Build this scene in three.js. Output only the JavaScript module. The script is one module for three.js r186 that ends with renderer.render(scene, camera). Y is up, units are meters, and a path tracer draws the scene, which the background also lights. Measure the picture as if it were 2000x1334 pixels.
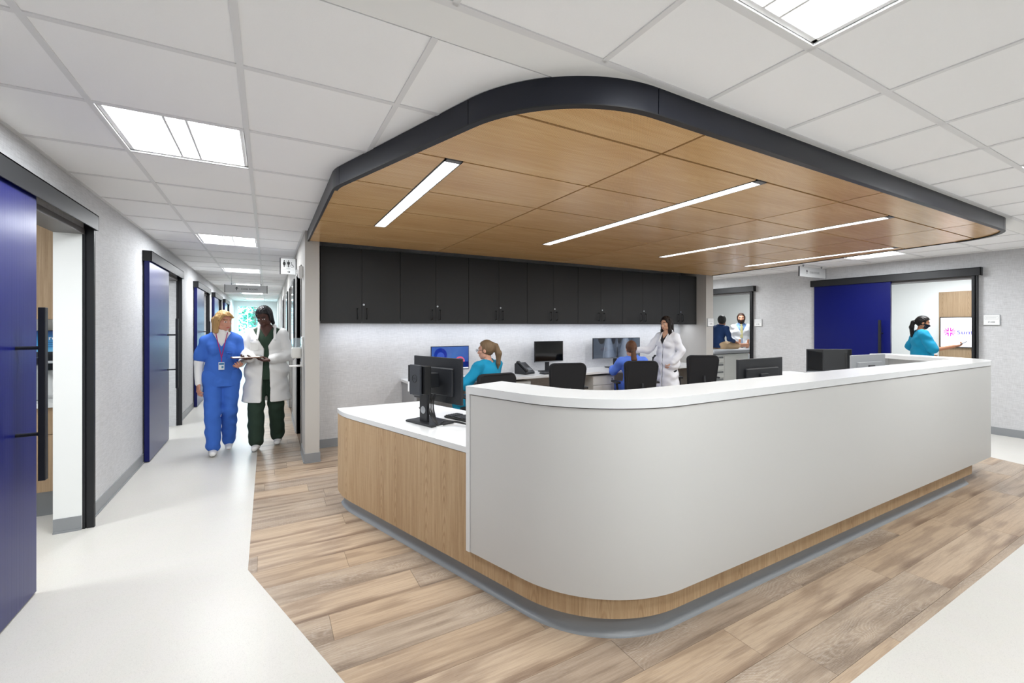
import * as THREE from 'three';
import { RoundedBoxGeometry } from 'three/addons/geometries/RoundedBoxGeometry.js';
import { mergeGeometries } from 'three/addons/utils/BufferGeometryUtils.js';
import { RectAreaLightUniformsLib } from 'three/addons/lights/RectAreaLightUniformsLib.js';
import { TextGeometry } from 'three/addons/geometries/TextGeometry.js';
import { FontLoader } from 'three/addons/loaders/FontLoader.js';

// ---------------------------------------------------------------- camera, sky, exposure
// plan coordinates: v = metres to the right of the camera (x), u = metres down the corridor (-z), h = height (y)
const scene = new THREE.Scene();
const FPX = 855.74;                                   // focal length in pixels of the 2000 x 1334 frame
const camera = new THREE.PerspectiveCamera(2 * Math.atan(667 / FPX) * 180 / Math.PI, 2000 / 1334, 0.05, 200);
camera.position.set(0, 1.445, 0);
camera.rotation.y = -29.187 * Math.PI / 180;
camera.setViewOffset(2000, 1334, 0, 30, 2000, 1334);  // the lens is shifted up a little, verticals stay vertical
scene.background = new THREE.Color(3.6, 7.2, 9.6);   // bright overcast daylight outside the corridor window, cooler than the lamps
const renderer = new THREE.WebGLRenderer({ antialias: true });
renderer.toneMapping = THREE.LinearToneMapping;
renderer.toneMappingExposure = 2.75;
renderer.shadowMap.enabled = true;
RectAreaLightUniformsLib.init();
const LAMP = new THREE.Color(0.945, 0.978, 1.0);       // neutral white LED fittings
const COOL = new THREE.Color(0.86, 0.91, 1.0);         // cooler LED strip below the wall cabinets
const TROFFER = 13, LINEAR = 16, STRIP = 4.5, ROOMLAMP = 10;   // brightness of the lamp faces

// ---------------------------------------------------------------- helpers
let seedState = 12345;
const rnd = () => { seedState = (seedState * 1664525 + 1013904223) >>> 0; return seedState / 4294967296; };
const rr = (a, b) => a + (b - a) * rnd();
const hash = (x, y, s = 0) => { let n = Math.imul(x | 0, 374761393) + Math.imul(y | 0, 668265263) + Math.imul(s | 0, 1274126177); n = Math.imul(n ^ (n >>> 13), 1274126177); return ((n ^ (n >>> 16)) >>> 0) / 4294967296; };
const sm = (t) => t * t * (3 - 2 * t);
function noise2(x, y, px, py, s) {                      // value noise that repeats after px, py cells
  const xi = Math.floor(x), yi = Math.floor(y), fx = sm(x - xi), fy = sm(y - yi), m = (a, n) => ((a % n) + n) % n;
  const a = hash(m(xi, px), m(yi, py), s), b = hash(m(xi + 1, px), m(yi, py), s), c = hash(m(xi, px), m(yi + 1, py), s), d = hash(m(xi + 1, px), m(yi + 1, py), s);
  return a + (b - a) * fx + (c - a) * fy + (a - b - c + d) * fx * fy;
}
const usedNames = new Map();
function numbered(name) {
  const n = usedNames.get(name) ?? 0; usedNames.set(name, n + 1);
  return n ? name + '_' + String(n).padStart(3, '0') : name;
}
function shadows(o) { o.traverse((m) => { if (m.isMesh) { m.castShadow = true; m.receiveShadow = true; } }); return o; }
function tag(o, label, category, group, kind) {
  if (label) o.userData.label = label;
  if (category) o.userData.category = category;
  if (group) o.userData.group = group;
  if (kind) o.userData.kind = kind;
  return o;
}
// a Group at the base of a thing; parts are added with part() in the thing's own axes or with wpart() in plan coordinates
function thing(name, label, category, [v, h, u] = [0, 0, 0], turn = 0, group) {
  const o = new THREE.Group(); o.name = numbered(name); o.position.set(v, h, -u); o.rotation.y = turn; scene.add(o);
  return tag(o, label, category, group);
}
function part(parent, name, geo, mat) {
  const m = new THREE.Mesh(Array.isArray(geo) ? mergeGeometries(geo.map(plain)) : geo, mat);
  m.name = name; m.castShadow = m.receiveShadow = true; parent.add(m); return m;
}
function wpart(t, name, geo, mat, parent = t) {          // geometry in plan coordinates, t is the unturned root group
  let g = Array.isArray(geo) ? mergeGeometries(geo.map(plain)) : geo;
  g.translate(-t.position.x, -t.position.y, -t.position.z);
  return part(parent, name, g, mat);
}
function structure(name, geo, mat, label) {
  const m = part(scene, name, geo, mat); m.userData.kind = 'structure'; if (label) m.userData.label = label; return m;
}
function plain(g) {                                     // non-indexed copy with position, normal, uv only, so that any two can be merged
  let o = g.index ? g.toNonIndexed() : g;
  for (const k of Object.keys(o.attributes)) if (!['position', 'normal', 'uv'].includes(k)) o.deleteAttribute(k);
  if (!o.attributes.uv) o.setAttribute('uv', new THREE.BufferAttribute(new Float32Array(o.attributes.position.count * 2), 2));
  return o;
}
function metreUV(g, ox = 0, oy = 0) {                   // box-mapped uv in metres
  const p = g.attributes.position, n = g.attributes.normal, uv = new Float32Array(p.count * 2);
  for (let i = 0; i < p.count; i++) {
    const ax = Math.abs(n.getX(i)), ay = Math.abs(n.getY(i)), az = Math.abs(n.getZ(i));
    let a, b;
    if (ay >= ax && ay >= az) { a = p.getX(i); b = p.getZ(i); } else if (ax > az) { a = p.getZ(i); b = p.getY(i); } else { a = p.getX(i); b = p.getY(i); }
    uv[i * 2] = a + ox; uv[i * 2 + 1] = b + oy;
  }
  g.setAttribute('uv', new THREE.BufferAttribute(uv, 2)); return g;
}
// box between two corners in plan coordinates
function box(v0, h0, u0, v1, h1, u1) {
  const g = new THREE.BoxGeometry(Math.abs(v1 - v0), Math.abs(h1 - h0), Math.abs(u1 - u0));
  g.translate((v0 + v1) / 2, (h0 + h1) / 2, -(u0 + u1) / 2);
  return metreUV(plain(g));
}
// rounded box in plan coordinates
function rbox(v0, h0, u0, v1, h1, u1, r = 0.004, seg = 2) {
  const w = Math.abs(v1 - v0), h = Math.abs(h1 - h0), d = Math.abs(u1 - u0);
  const g = new RoundedBoxGeometry(w, h, d, seg, Math.min(r, w / 2.02, h / 2.02, d / 2.02));
  g.translate((v0 + v1) / 2, (h0 + h1) / 2, -(u0 + u1) / 2);
  return metreUV(plain(g));
}
// rounded box centred at a local point
const lbox = (w, h, d, x, y, z, r = 0.004, seg = 2) => metreUV(plain(new RoundedBoxGeometry(w, h, d, seg, Math.min(r, w / 2.02, h / 2.02, d / 2.02)).translate(x, y, z)));
const cyl = (r0, r1, h, x, y, z, n = 20) => plain(new THREE.CylinderGeometry(r1, r0, h, n).translate(x, y, z));
function rod(a, b, r, n = 10) {                         // cylinder between two local points
  const A = new THREE.Vector3(...a), B = new THREE.Vector3(...b), d = B.clone().sub(A);
  const g = new THREE.CylinderGeometry(r, r, d.length(), n);
  g.applyQuaternion(new THREE.Quaternion().setFromUnitVectors(new THREE.Vector3(0, 1, 0), d.clone().normalize()));
  return plain(g.translate((A.x + B.x) / 2, (A.y + B.y) / 2, (A.z + B.z) / 2));
}
const tube = (pts, r, n = 24, k = 6) => plain(new THREE.TubeGeometry(new THREE.CatmullRomCurve3(pts.map((p) => new THREE.Vector3(...p))), n, r, k));
const lathe = (pts, n = 24) => plain(new THREE.LatheGeometry(pts.map((p) => new THREE.Vector2(...p)), n));

// upright prism from a plan polygon [[v,u],...] between two heights; corners turned less than 30 degrees are shaded smooth
function prism(poly, h0, h1, uvo = [0, 0]) {
  const P = [], N = [], U = [], n = poly.length;
  let area = 0;
  for (let i = 0; i < n; i++) { const a = poly[i], b = poly[(i + 1) % n]; area += a[0] * b[1] - b[0] * a[1]; }
  const pts = area < 0 ? poly.slice().reverse() : poly;          // counter-clockwise seen with v right and u up
  const tri = THREE.ShapeUtils.triangulateShape(pts.map((p) => new THREE.Vector2(p[0], p[1])), []);
  const push = (p, nn, uv) => { P.push(p[0], p[1], -p[2]); N.push(nn[0], nn[1], -nn[2]); U.push(uv[0] + uvo[0], uv[1] + uvo[1]); };
  for (const t of tri) {
    for (const k of [0, 1, 2]) { const p = pts[t[k]]; push([p[0], h1, p[1]], [0, 1, 0], p); }
    for (const k of [0, 2, 1]) { const p = pts[t[k]]; push([p[0], h0, p[1]], [0, -1, 0], p); }
  }
  const en = pts.map((a, i) => { const b = pts[(i + 1) % n], dx = b[0] - a[0], dy = b[1] - a[1], l = Math.hypot(dx, dy) || 1; return [dy / l, -dx / l, l]; });
  let s = 0;
  for (let i = 0; i < n; i++) {
    const a = pts[i], b = pts[(i + 1) % n], e = en[i], before = en[(i + n - 1) % n], after = en[(i + 1) % n];
    const mixn = (p, q) => { if (p[0] * q[0] + p[1] * q[1] < 0.86) return q; const x = p[0] + q[0], y = p[1] + q[1], l = Math.hypot(x, y); return [x / l, y / l]; };
    const na = mixn(before, e), nb = mixn(after, e);
    const A0 = [a[0], h0, a[1]], A1 = [a[0], h1, a[1]], B0 = [b[0], h0, b[1]], B1 = [b[0], h1, b[1]];
    const q = [[A0, na, [s, h0]], [B0, nb, [s + e[2], h0]], [B1, nb, [s + e[2], h1]], [A0, na, [s, h0]], [B1, nb, [s + e[2], h1]], [A1, na, [s, h1]]];
    for (const [p, nn, uv] of q) push(p, [nn[0], 0, nn[1]], uv);
    s += e[2];
  }
  const g = new THREE.BufferGeometry();
  g.setAttribute('position', new THREE.Float32BufferAttribute(P, 3));
  g.setAttribute('normal', new THREE.Float32BufferAttribute(N, 3));
  g.setAttribute('uv', new THREE.Float32BufferAttribute(U, 2));
  return g;
}
// plan lines {n:[a,b], c} with a*v + b*u = c; the outward normal is n. Rounded outlines are made from consecutive lines and corner radii.
const cross = (L, M) => { const d = L.n[0] * M.n[1] - L.n[1] * M.n[0]; return [(L.c * M.n[1] - M.c * L.n[1]) / d, (L.n[0] * M.c - M.n[0] * L.c) / d]; };
function outline(lines, radii, start, end, off = 0, seg = 16) { // lines pushed inwards by off
  const L = lines.map((l) => ({ n: l.n, c: l.c - off })), out = [];
  const on = (l, p) => { const k = l.c - (l.n[0] * p[0] + l.n[1] * p[1]); return [p[0] + l.n[0] * k, p[1] + l.n[1] * k]; };
  out.push(on(L[0], start));
  for (let i = 0; i + 1 < L.length; i++) {
    const r = Math.max(0.01, radii[i] - off), a = L[i], b = L[i + 1];
    const c = cross({ n: a.n, c: a.c - r }, { n: b.n, c: b.c - r });
    const t0 = Math.atan2(a.n[1], a.n[0]); let t1 = Math.atan2(b.n[1], b.n[0]);
    while (t1 - t0 > Math.PI) t1 -= 2 * Math.PI; while (t1 - t0 < -Math.PI) t1 += 2 * Math.PI;
    const k = Math.max(3, Math.round(seg * Math.abs(t1 - t0) * 1.2));
    for (let j = 0; j <= k; j++) { const t = t0 + (t1 - t0) * j / k; out.push([c[0] + r * Math.cos(t), c[1] + r * Math.sin(t)]); }
  }
  out.push(on(L[L.length - 1], end));
  return out;
}
// closed band between two offsets of the same outline
const band = (lines, radii, s, e, o0, o1, seg) => outline(lines, radii, s, e, o0, seg).concat(outline(lines, radii, s, e, o1, seg).reverse());
function clip(poly, a, b) {                              // keep the part of a polygon on the left of a -> b
  const out = [], side = (p) => (b[0] - a[0]) * (p[1] - a[1]) - (b[1] - a[1]) * (p[0] - a[0]);
  for (let i = 0; i < poly.length; i++) {
    const p = poly[i], q = poly[(i + 1) % poly.length], sp = side(p), sq = side(q);
    if (sp >= 0) out.push(p);
    if ((sp > 0 && sq < 0) || (sp < 0 && sq > 0)) { const t = sp / (sp - sq); out.push([p[0] + (q[0] - p[0]) * t, p[1] + (q[1] - p[1]) * t]); }
  }
  return out;
}
function clipBy(poly, hull) {                            // hull counter-clockwise and convex
  let p = poly;
  for (let i = 0; i < hull.length && p.length > 2; i++) p = clip(p, hull[i], hull[(i + 1) % hull.length]);
  const o = []; for (const q of p) if (!o.length || Math.hypot(q[0] - o[o.length - 1][0], q[1] - o[o.length - 1][1]) > 1e-4) o.push(q);
  if (o.length > 2 && Math.hypot(o[0][0] - o[o.length - 1][0], o[0][1] - o[o.length - 1][1]) < 1e-4) o.pop();
  return o;
}
const areaOf = (p) => { let a = 0; for (let i = 0; i < p.length; i++) { const q = p[(i + 1) % p.length]; a += p[i][0] * q[1] - q[0] * p[i][1]; } return Math.abs(a) / 2; };
const rect = (v0, u0, v1, u1) => [[v0, u0], [v1, u0], [v1, u1], [v0, u1]];

// ---------------------------------------------------------------- textures and materials
function dataTex(w, h, f, size, srgb = true) {          // f(x, y) -> [r, g, b] 0..1; size = [metres across, metres up]
  const d = new Uint8Array(w * h * 4);
  for (let y = 0; y < h; y++) for (let x = 0; x < w; x++) {
    const c = f(x, y), i = (y * w + x) * 4;
    for (let k = 0; k < 3; k++) d[i + k] = Math.max(0, Math.min(255, Math.round(c[k] * 255)));
    d[i + 3] = 255;
  }
  const t = new THREE.DataTexture(d, w, h); t.wrapS = t.wrapT = THREE.RepeatWrapping; t.magFilter = THREE.LinearFilter;
  if (srgb) t.colorSpace = THREE.SRGBColorSpace;
  if (size) t.repeat.set(1 / size[0], 1 / size[1]);
  t.needsUpdate = true; return t;
}
function canvasTex(w, h, draw) {
  const c = document.createElement('canvas'); c.width = w; c.height = h; draw(c.getContext('2d'), w, h);
  const t = new THREE.CanvasTexture(c); t.colorSpace = THREE.SRGBColorSpace; return t;
}
const std = (color, roughness = 0.6, extra = {}) => new THREE.MeshStandardMaterial({ color, roughness, ...extra });
const phys = (color, roughness, extra = {}) => new THREE.MeshPhysicalMaterial({ color, roughness, ...extra });

// linen-like vinyl wallcovering: short crossing threads
const linen = (base, amp, s) => dataTex(512, 512, (x, y) => {
  const hz = noise2(x / 26, y / 1.6, 512 / 26 | 0, 320, s), vt = noise2(x / 1.6, y / 22, 320, 512 / 22 | 0, s + 7), f = hash(x, y, s + 3), b = noise2(x / 128, y / 128, 4, 4, s + 9);
  const k = 1 + amp * (hz - 0.5) * 1.2 + amp * 0.8 * (vt - 0.5) + amp * 0.5 * (f - 0.5) + 0.03 * (b - 0.5);
  return base.map((c) => c * k);
}, [0.75, 0.75]);
const linenBump = dataTex(512, 512, (x, y) => { const k = 0.5 * noise2(x / 26, y / 1.6, 19, 320, 3) + 0.5 * noise2(x / 1.6, y / 22, 320, 23, 10); return [k, k, k]; }, [0.75, 0.75], false);
// straight oak laminate, grain along the texture's vertical, with cathedral figures
const oakTex = (light, dark, s, w = 1024, h = 1024, size = [1.2, 1.2]) => dataTex(w, h, (x, y) => {
  const col = Math.floor(x / (w / 7)), cx = (x / (w / 7)) % 1 - 0.5, tone = hash(col, 1, s) - 0.5, pc = hash(col, 2, s) < 0.6;
  let g;
  if (pc) { const k = cx * (3.2 + 2 * hash(col, 5, s)) , yy = y / h * 2 + hash(col, 3, s) * 5; g = Math.sin((yy + 0.16 * k * k * 3 + 0.12 * noise2(x / 30, y / 120, 34, 8, s + 4)) * 42); g = Math.max(0, g) * (1 - Math.min(1, Math.abs(cx) * 2.4)); } else g = 0;
  const fib = noise2(x / 1.7, y / 90, 602, 11, s + 1), fib2 = noise2(x / 5, y / 220, 205, 5, s + 2), pore = noise2(x / 1.2, y / 26, 853, 39, s + 5) > 0.82 ? 1 : 0;
  const t = Math.max(0, Math.min(1, 0.42 + 0.35 * (fib - 0.5) + 0.4 * (fib2 - 0.5) + 0.34 * g + 0.16 * pore + 0.28 * tone));
  return light.map((c, i) => c + (dark[i] - c) * t);
}, size);
const M = {};
M.ceilingTile = std(0xfbfbfb, 0.95, { bumpMap: dataTex(256, 256, (x, y) => { const k = 0.7 * hash(x, y, 1) + 0.3 * noise2(x / 4, y / 4, 64, 64, 2); return [k, k, k]; }, [0.12, 0.12], false), bumpScale: 0.0006 });
M.tee = std(0xe4e4e4, 0.5);
M.drywall = std(0xf0f0ee, 0.9);
M.wallGrey = std(0xffffff, 0.62, { map: linen([0.785, 0.787, 0.795], 0.085, 11), bumpMap: linenBump, bumpScale: 0.0003 });
M.wallLight = std(0xffffff, 0.62, { map: linen([0.80, 0.80, 0.805], 0.075, 21), bumpMap: linenBump, bumpScale: 0.0003 });
M.paintGrey = std(0xb9b6b1, 0.7);
M.roomWhite = std(0xeef0ef, 0.8);
M.base = phys(0x8d9093, 0.4);
M.plinthGrey = phys(0x8f9396, 0.36);
M.floorWhite = phys(0xffffff, 0.34, { map: dataTex(512, 512, (x, y) => { const f = hash(x, y, 5), b = noise2(x / 90, y / 90, 5, 5, 6); const k = 1 - (f > 0.93 ? 0.06 : 0) + (f < 0.05 ? 0.03 : 0) + 0.012 * (b - 0.5); return [0.812 * k, 0.802 * k, 0.78 * k]; }, [1.1, 1.1]), specularIntensity: 0.65 });
M.black = phys(0x15171b, 0.42);
M.pull = phys(0x07080a, 0.4);
M.blackSatin = phys(0x1d1e21, 0.46, { specularIntensity: 0.8 });
M.navyFascia = phys(0x191d2a, 0.38, { metalness: 0.2 });
M.blue = phys(0x09125a, 0.3, { specularIntensity: 0.7, bumpMap: dataTex(512, 256, (x, y) => { const k = noise2(x / 1.3, y / 200, 394, 2, 31); return [k, k, k]; }, [0.5, 1.2], false), bumpScale: 0.00025 });
M.white = phys(0xdfe0e0, 0.2, { specularIntensity: 0.9 });          // solid surface tops
M.panelWhite = std(0xcac9c6, 0.55);
M.oak = std(0xffffff, 0.55, { map: oakTex([0.80, 0.695, 0.555], [0.62, 0.50, 0.365], 41) });
M.oakDoor = std(0xffffff, 0.5, { map: oakTex([0.74, 0.64, 0.52], [0.60, 0.49, 0.37], 43) });
M.charcoal = phys(0x2c2d2e, 0.52, { specularIntensity: 0.6 });
M.metal = phys(0xb8bcc0, 0.3, { metalness: 0.9 });
M.glassPane = phys(0xffffff, 0.03, { transmission: 1, thickness: 0, ior: 1.5 });
M.lampFace = new THREE.MeshStandardMaterial({ color: 0xffffff, emissive: LAMP, emissiveIntensity: 2.2, roughness: 0.5 });

// ---------------------------------------------------------------- room shell
const CEIL = 2.45, WL = -1.148, WR = 8.48, UB = -3.2, UE = 20.5;
// openings along the two long walls: [u0, u1, head height]
const OPEN_L = [[3.02, 4.215, 2.12], [6.8, 7.93, 2.12], [10.35, 11.45, 2.12], [13.3, 14.3, 2.12], [16.2, 17.1, 2.12]];
const OPEN_R = [[2.17, 3.2, 2.145], [5.33, 6.5, 2.145]];
function pierced(v0, v1, u0, u1, h1, opens) {
  const g = []; let u = u0;
  for (const [a, b, h] of opens) { g.push(box(v0, 0, u, v1, h1, a)); g.push(box(v0, h, a, v1, h1, b)); u = b; }
  g.push(box(v0, 0, u, v1, h1, u1)); return g;
}
structure('wall_left', pierced(WL - 0.15, WL, UB, UE, CEIL + 0.02, OPEN_L), M.wallGrey);
structure('wall_right', pierced(WR, WR + 0.15, UB, UE, CEIL + 0.02, OPEN_R), M.wallGrey);
structure('wall_near', box(WL - 0.15, 0, UB - 0.15, WR + 0.15, CEIL + 0.02, UB), M.wallGrey);
// partition between corridor and nurse station, with two recessed restroom doors
const HV0 = 0.347, HV1 = 0.487;
const OPEN_H = [[5.62, 6.55, 2.1], [7.75, 8.7, 2.1], [11.6, 12.5, 2.1]];
structure('wall_partition', pierced(HV0, HV1, 5.085, UE, CEIL + 0.02, OPEN_H), M.paintGrey);
structure('wall_far_partition', box(6.77, 0, 5.085, 6.96, CEIL + 0.02, UE), M.paintGrey);
structure('wall_back', box(HV1, 0, 5.64, 6.77, CEIL + 0.02, 5.78), M.wallLight);
structure('wall_corridor_end', [box(WL - 0.15, 0, UE, -1.04, CEIL + 0.02, UE + 0.15), box(-0.3, 0, UE, HV1, CEIL + 0.02, UE + 0.15), box(-1.04, 2.27, UE, -0.3, CEIL + 0.02, UE + 0.15), box(-1.04, 0, UE, -0.3, 0.1, UE + 0.15)], M.drywall);
structure('wall_far_corridor_end', box(6.77, 0, 13, WR + 0.15, CEIL + 0.02, 13.15), M.wallGrey);
// corridor window: frame, one transom, one mullion and four panes
{
  const w = new THREE.Group(); w.name = 'window_1'; w.userData.kind = 'structure'; w.position.set(-0.67, 0.1, -UE); scene.add(w);
  const fr = std(0xf2f4f5, 0.4);
  wpart(w, 'window_frame', [box(-1.04, 0.1, UE + 0.03, -1.0, 2.27, UE + 0.1), box(-0.34, 0.1, UE + 0.03, -0.3, 2.27, UE + 0.1), box(-1.0, 2.23, UE + 0.03, -0.34, 2.27, UE + 0.1), box(-1.0, 0.1, UE + 0.03, -0.34, 0.15, UE + 0.1)], fr);
  wpart(w, 'transom', box(-1.0, 1.14, UE + 0.03, -0.34, 1.2, UE + 0.1), fr);
  wpart(w, 'mullion', box(-0.71, 0.15, UE + 0.035, -0.67, 2.23, UE + 0.095), fr);
  for (const [a, b] of [[-1.0, -0.71], [-0.67, -0.34]]) for (const [c, d] of [[0.15, 1.14], [1.2, 2.23]]) wpart(w, 'pane', box(a, c, UE + 0.062, b, d, UE + 0.068), M.glassPane);
}
// rooms behind the sliding doors: plain white boxes with a lamp each
function room(side, n, v0, v1, u0, u1) {
  const g = [], t = 0.1, vw = side < 0 ? v0 : v1;
  g.push(box(vw - t, 0, u0 - t, vw + t, CEIL + 0.02, u1 + t), box(v0, 0, u0 - t, v1, CEIL + 0.02, u0), box(v0, 0, u1, v1, CEIL + 0.02, u1 + t));
  structure('wall_room_' + n, g, M.roomWhite);
  const c = thing('room_ceiling_light', 'flat white ceiling light panel inside ' + ROOMS[n], 'ceiling light', [(v0 + v1) / 2, CEIL - 0.03, (u0 + u1) / 2]);
  part(c, 'frame', lbox(0.64, 0.03, 0.64, 0, 0.013, 0, 0.004), M.tee);
  part(c, 'diffuser', lbox(0.58, 0.008, 0.58, 0, -0.003, 0, 0.002), M.lampFace);
  lamp((v0 + v1) / 2, CEIL - 0.045, (u0 + u1) / 2, 0.58, 0.58, ROOMLAMP, LAMP);
}
function lamp(v, h, u, w, d, power, color) {
  const l = new THREE.RectAreaLight(color, power, w, d); l.position.set(v, h, -u); l.rotation.x = -Math.PI / 2; scene.add(l); return l;
}
const ROOMS = { 1: 'the supply room behind the nearest blue door', 2: 'the room behind the second blue door', 3: 'the room behind the third blue door', 4: 'the room behind the fourth blue door', 5: 'the room behind the fifth blue door', 6: 'the room with the wall screen', 7: 'the room with the exam table' };
room(-1, 1, -4.0, WL - 0.15, 2.0, 5.1);
room(-1, 2, -3.6, WL - 0.15, 5.5, 8.4);
room(-1, 3, -3.6, WL - 0.15, 8.9, 11.9);
room(-1, 4, -3.6, WL - 0.15, 12.3, 14.8);
room(-1, 5, -3.6, WL - 0.15, 15.2, 17.8);
room(1, 6, WR + 0.15, 10.95, 1.3, 4.35);
room(1, 7, WR + 0.15, 11.9, 4.75, 9.2);

// floor: pale sheet vinyl with an inlaid field of wood-look planks
const WOOD = [[-0.1, UE], [-0.1, 3.03], [0.6, 0.882], [6.72, 0.882], [7.42, 3.03], [7.42, UE]];
{
  // hull counter-clockwise with v right, u up
  const hull = WOOD.slice();
  const slabTop = -0.004;
  const floorRoot = structure('floor', [box(-5, -0.2, UB - 0.2, 12.2, -0.1, UE + 0.2),
    prism([[-5, UB - 0.2], [12.2, UB - 0.2], [12.2, 0.882], [-5, 0.882]], -0.1, 0),
    prism([[-5, 0.882], [0.6, 0.882], [-0.1, 3.03], [-0.1, UE + 0.2], [-5, UE + 0.2]], -0.1, 0),
    prism([[12.2, 0.882], [12.2, UE + 0.2], [7.42, UE + 0.2], [7.42, 3.03], [6.72, 0.882]], -0.1, 0)], M.floorWhite);
  part(floorRoot, 'underlay', prism([[0.6, 0.882], [6.72, 0.882], [7.42, 3.03], [7.42, UE + 0.2], [-0.1, UE + 0.2], [-0.1, 3.03]], -0.1, slabTop), std(0x6b5a4a, 0.9));
  // limed-oak planks: five printed faces, grain along the plank
  const plankMats = [];
  for (let k = 0; k < 6; k++) {
    // even faces: warm, quiet, darker along one edge; odd faces: greyer, with white lime in the pores
    const s = 60 + k * 13, limed = k % 2, L = [[0.775, 0.68, 0.575], [0.735, 0.66, 0.58], [0.755, 0.66, 0.555], [0.74, 0.66, 0.575], [0.79, 0.70, 0.60], [0.71, 0.63, 0.55]][k], D = limed ? [0.45, 0.38, 0.32] : [0.49, 0.40, 0.33];
    const map = dataTex(1024, 160, (x, y) => {
      const warp = noise2(x / 150, y / 40, 7, 4, s + 1), edge = y / 160;
      const cathedral = Math.sin((edge * (5 + 3 * hash(k, 4)) + 2.6 * warp + 0.000006 * (x - 400 - k * 40) ** 2) * (limed ? 17 : 8)), mask = sm(Math.max(0, Math.min(1, noise2(x / 180, y / 70, 6, 2, s + 2) * 2.2 - 0.75)));
      const fib = noise2(x / 40, y / 1.1, 26, 145, s + 3), fib2 = noise2(x / 190, y / 7, 5, 23, s + 4), pore = noise2(x / 14, y / 1.0, 73, 160, s + 8), dark = sm(Math.max(0, Math.min(1, noise2(x / 210, y / 30, 5, 5, s + 5) * 2.3 - 1.05)));
      const band = sm(Math.max(0, 1 - Math.abs(edge - 0.06) / 0.16)) * noise2(x / 260, 0.5, 4, 1, s + 9);
      let t = 0.1 + 0.3 * (fib - 0.5) + 0.28 * (fib2 - 0.5) + 0.34 * dark + 0.55 * band + (limed ? 0.1 : 0.04) * mask * Math.max(0, cathedral) + 0.1 * (pore - 0.5);
      let c = L.map((q, i) => q + (D[i] - q) * Math.max(0, Math.min(1, t)));
      const wl = (limed ? 0.5 : 0.16) * Math.max(0, pore - 0.55) * 2.2 * (0.35 + 0.65 * mask) + (limed ? 0.17 : 0.05) * mask * Math.max(0, -cathedral);
      return c.map((q, i) => 0.935 * (q + ([0.86, 0.82, 0.78][i] - q) * Math.min(0.75, wl)));
    }, [1.22, 0.205]);
    plankMats.push(phys(0xffffff, 0.34, { map, specularIntensity: 0.7 }));
  }
  const hullCCW = [[-0.1, UE], [-0.1, 3.03], [0.6, 0.882], [6.72, 0.882], [7.42, 3.03], [7.42, UE]];
  const W = 0.205, LEN = 1.22; let count = 0; const rest = [];
  for (let row = 0; row < 100; row++) {
    const u0 = 0.72 + row * W, u1 = u0 + W - 0.0015; if (u1 < 0.88 || u0 > 20.4) continue;
    const shift = (hash(row, 9) * 0.8 + (row % 3) * 0.41) % 1;
    for (let k = -1; k < 8; k++) {
      const v0 = -0.4 + (k + shift) * LEN, v1 = v0 + LEN - 0.0015;
      let pieces = [rect(v0, u0, v1, u1)];
      if (u1 > 5.64) pieces = [clipBy(rect(v0, u0, v1, u1), rect(-1, 0, HV0, 30)), clipBy(rect(v0, u0, v1, u1), rect(6.96, 0, 9, 30))];
      for (let p of pieces) {
        if (p.length < 3) continue;
        p = clipBy(p, hullCCW);
        if (p.length < 3 || areaOf(p) < 0.002) continue;
        const n = Math.floor(rnd() * 6), g = prism(p, -0.0035, 0.0002 + 0.0003 * hash(row, k, 5), [0, 0]);
        const uvA = g.attributes.uv, ox = -v0 + hash(row, k, 6) * 1.22, oy = -u0;
        for (let i = 0; i < uvA.count; i++) uvA.setXY(i, uvA.getX(i) + ox, uvA.getY(i) + oy);
        if (u0 < 12 && count < 290) { part(floorRoot, 'plank', g, plankMats[n]); count++; } else rest.push(g);
      }
    }
  }
  if (rest.length) tag(part(floorRoot, 'far_planks', rest, plankMats[1]), null, null, null, 'stuff');
}

// baseboards: flat grey vinyl with a small cove foot
function baseStrip(v0, u0, v1, u1, nv, nu) {            // along a wall from point to point, (nv, nu) points into the room
  const t = 0.008, f = 0.016, dv = v1 - v0, du = u1 - u0, q = (o) => [[v0, u0], [v1, u1], [v1 + nv * o, u1 + nu * o], [v0 + nv * o, u0 + nu * o]];
  return [prism(q(t), 0, 0.1), prism(q(f), 0, 0.012)];
}
function baseRuns(name, runs) { structure(name, runs.flatMap((r) => baseStrip(...r)), M.base); }
baseRuns('baseboard_left', [[UB, 3.02], [4.29, 6.8], [8.0, 10.35], [11.52, 13.3], [14.37, 16.2], [17.2, UE]].map(([a, b]) => [WL, a, WL, b, 1, 0]));
baseRuns('baseboard_right', [[UB, 2.1], [3.2, 5.25], [6.5, 13]].map(([a, b]) => [WR, a, WR, b, -1, 0]));
baseRuns('baseboard_back', [[HV1, 5.64, 6.77, 5.64, 0, -1]]);
baseRuns('baseboard_partition', [[HV0, 5.085, HV0, 5.57, -1, 0], [HV0, 6.6, HV0, 7.7, -1, 0], [HV0, 8.75, HV0, 11.55, -1, 0], [HV0, 12.55, HV0, UE, -1, 0], [HV0 - 0.008, 5.085, HV1 + 0.008, 5.085, 0, -1], [HV1, 5.085, HV1, 5.63, 1, 0]]);
baseRuns('baseboard_far_partition', [[6.762, 5.085, 6.968, 5.085, 0, -1], [6.96, 5.085, 6.96, 13, 1, 0], [6.77, 5.085, 6.77, 5.63, -1, 0]]);
baseRuns('baseboard_reveal', [[WL - 0.15, 4.213, WL - 0.004, 4.213, 0, -1], [-3.9, 5.098, WL - 0.16, 5.098, 0, -1]]);
structure('wall_reveal', box(WL - 0.152, 0, 4.212, WL - 0.002, 2.12, 4.216), M.roomWhite);

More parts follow.
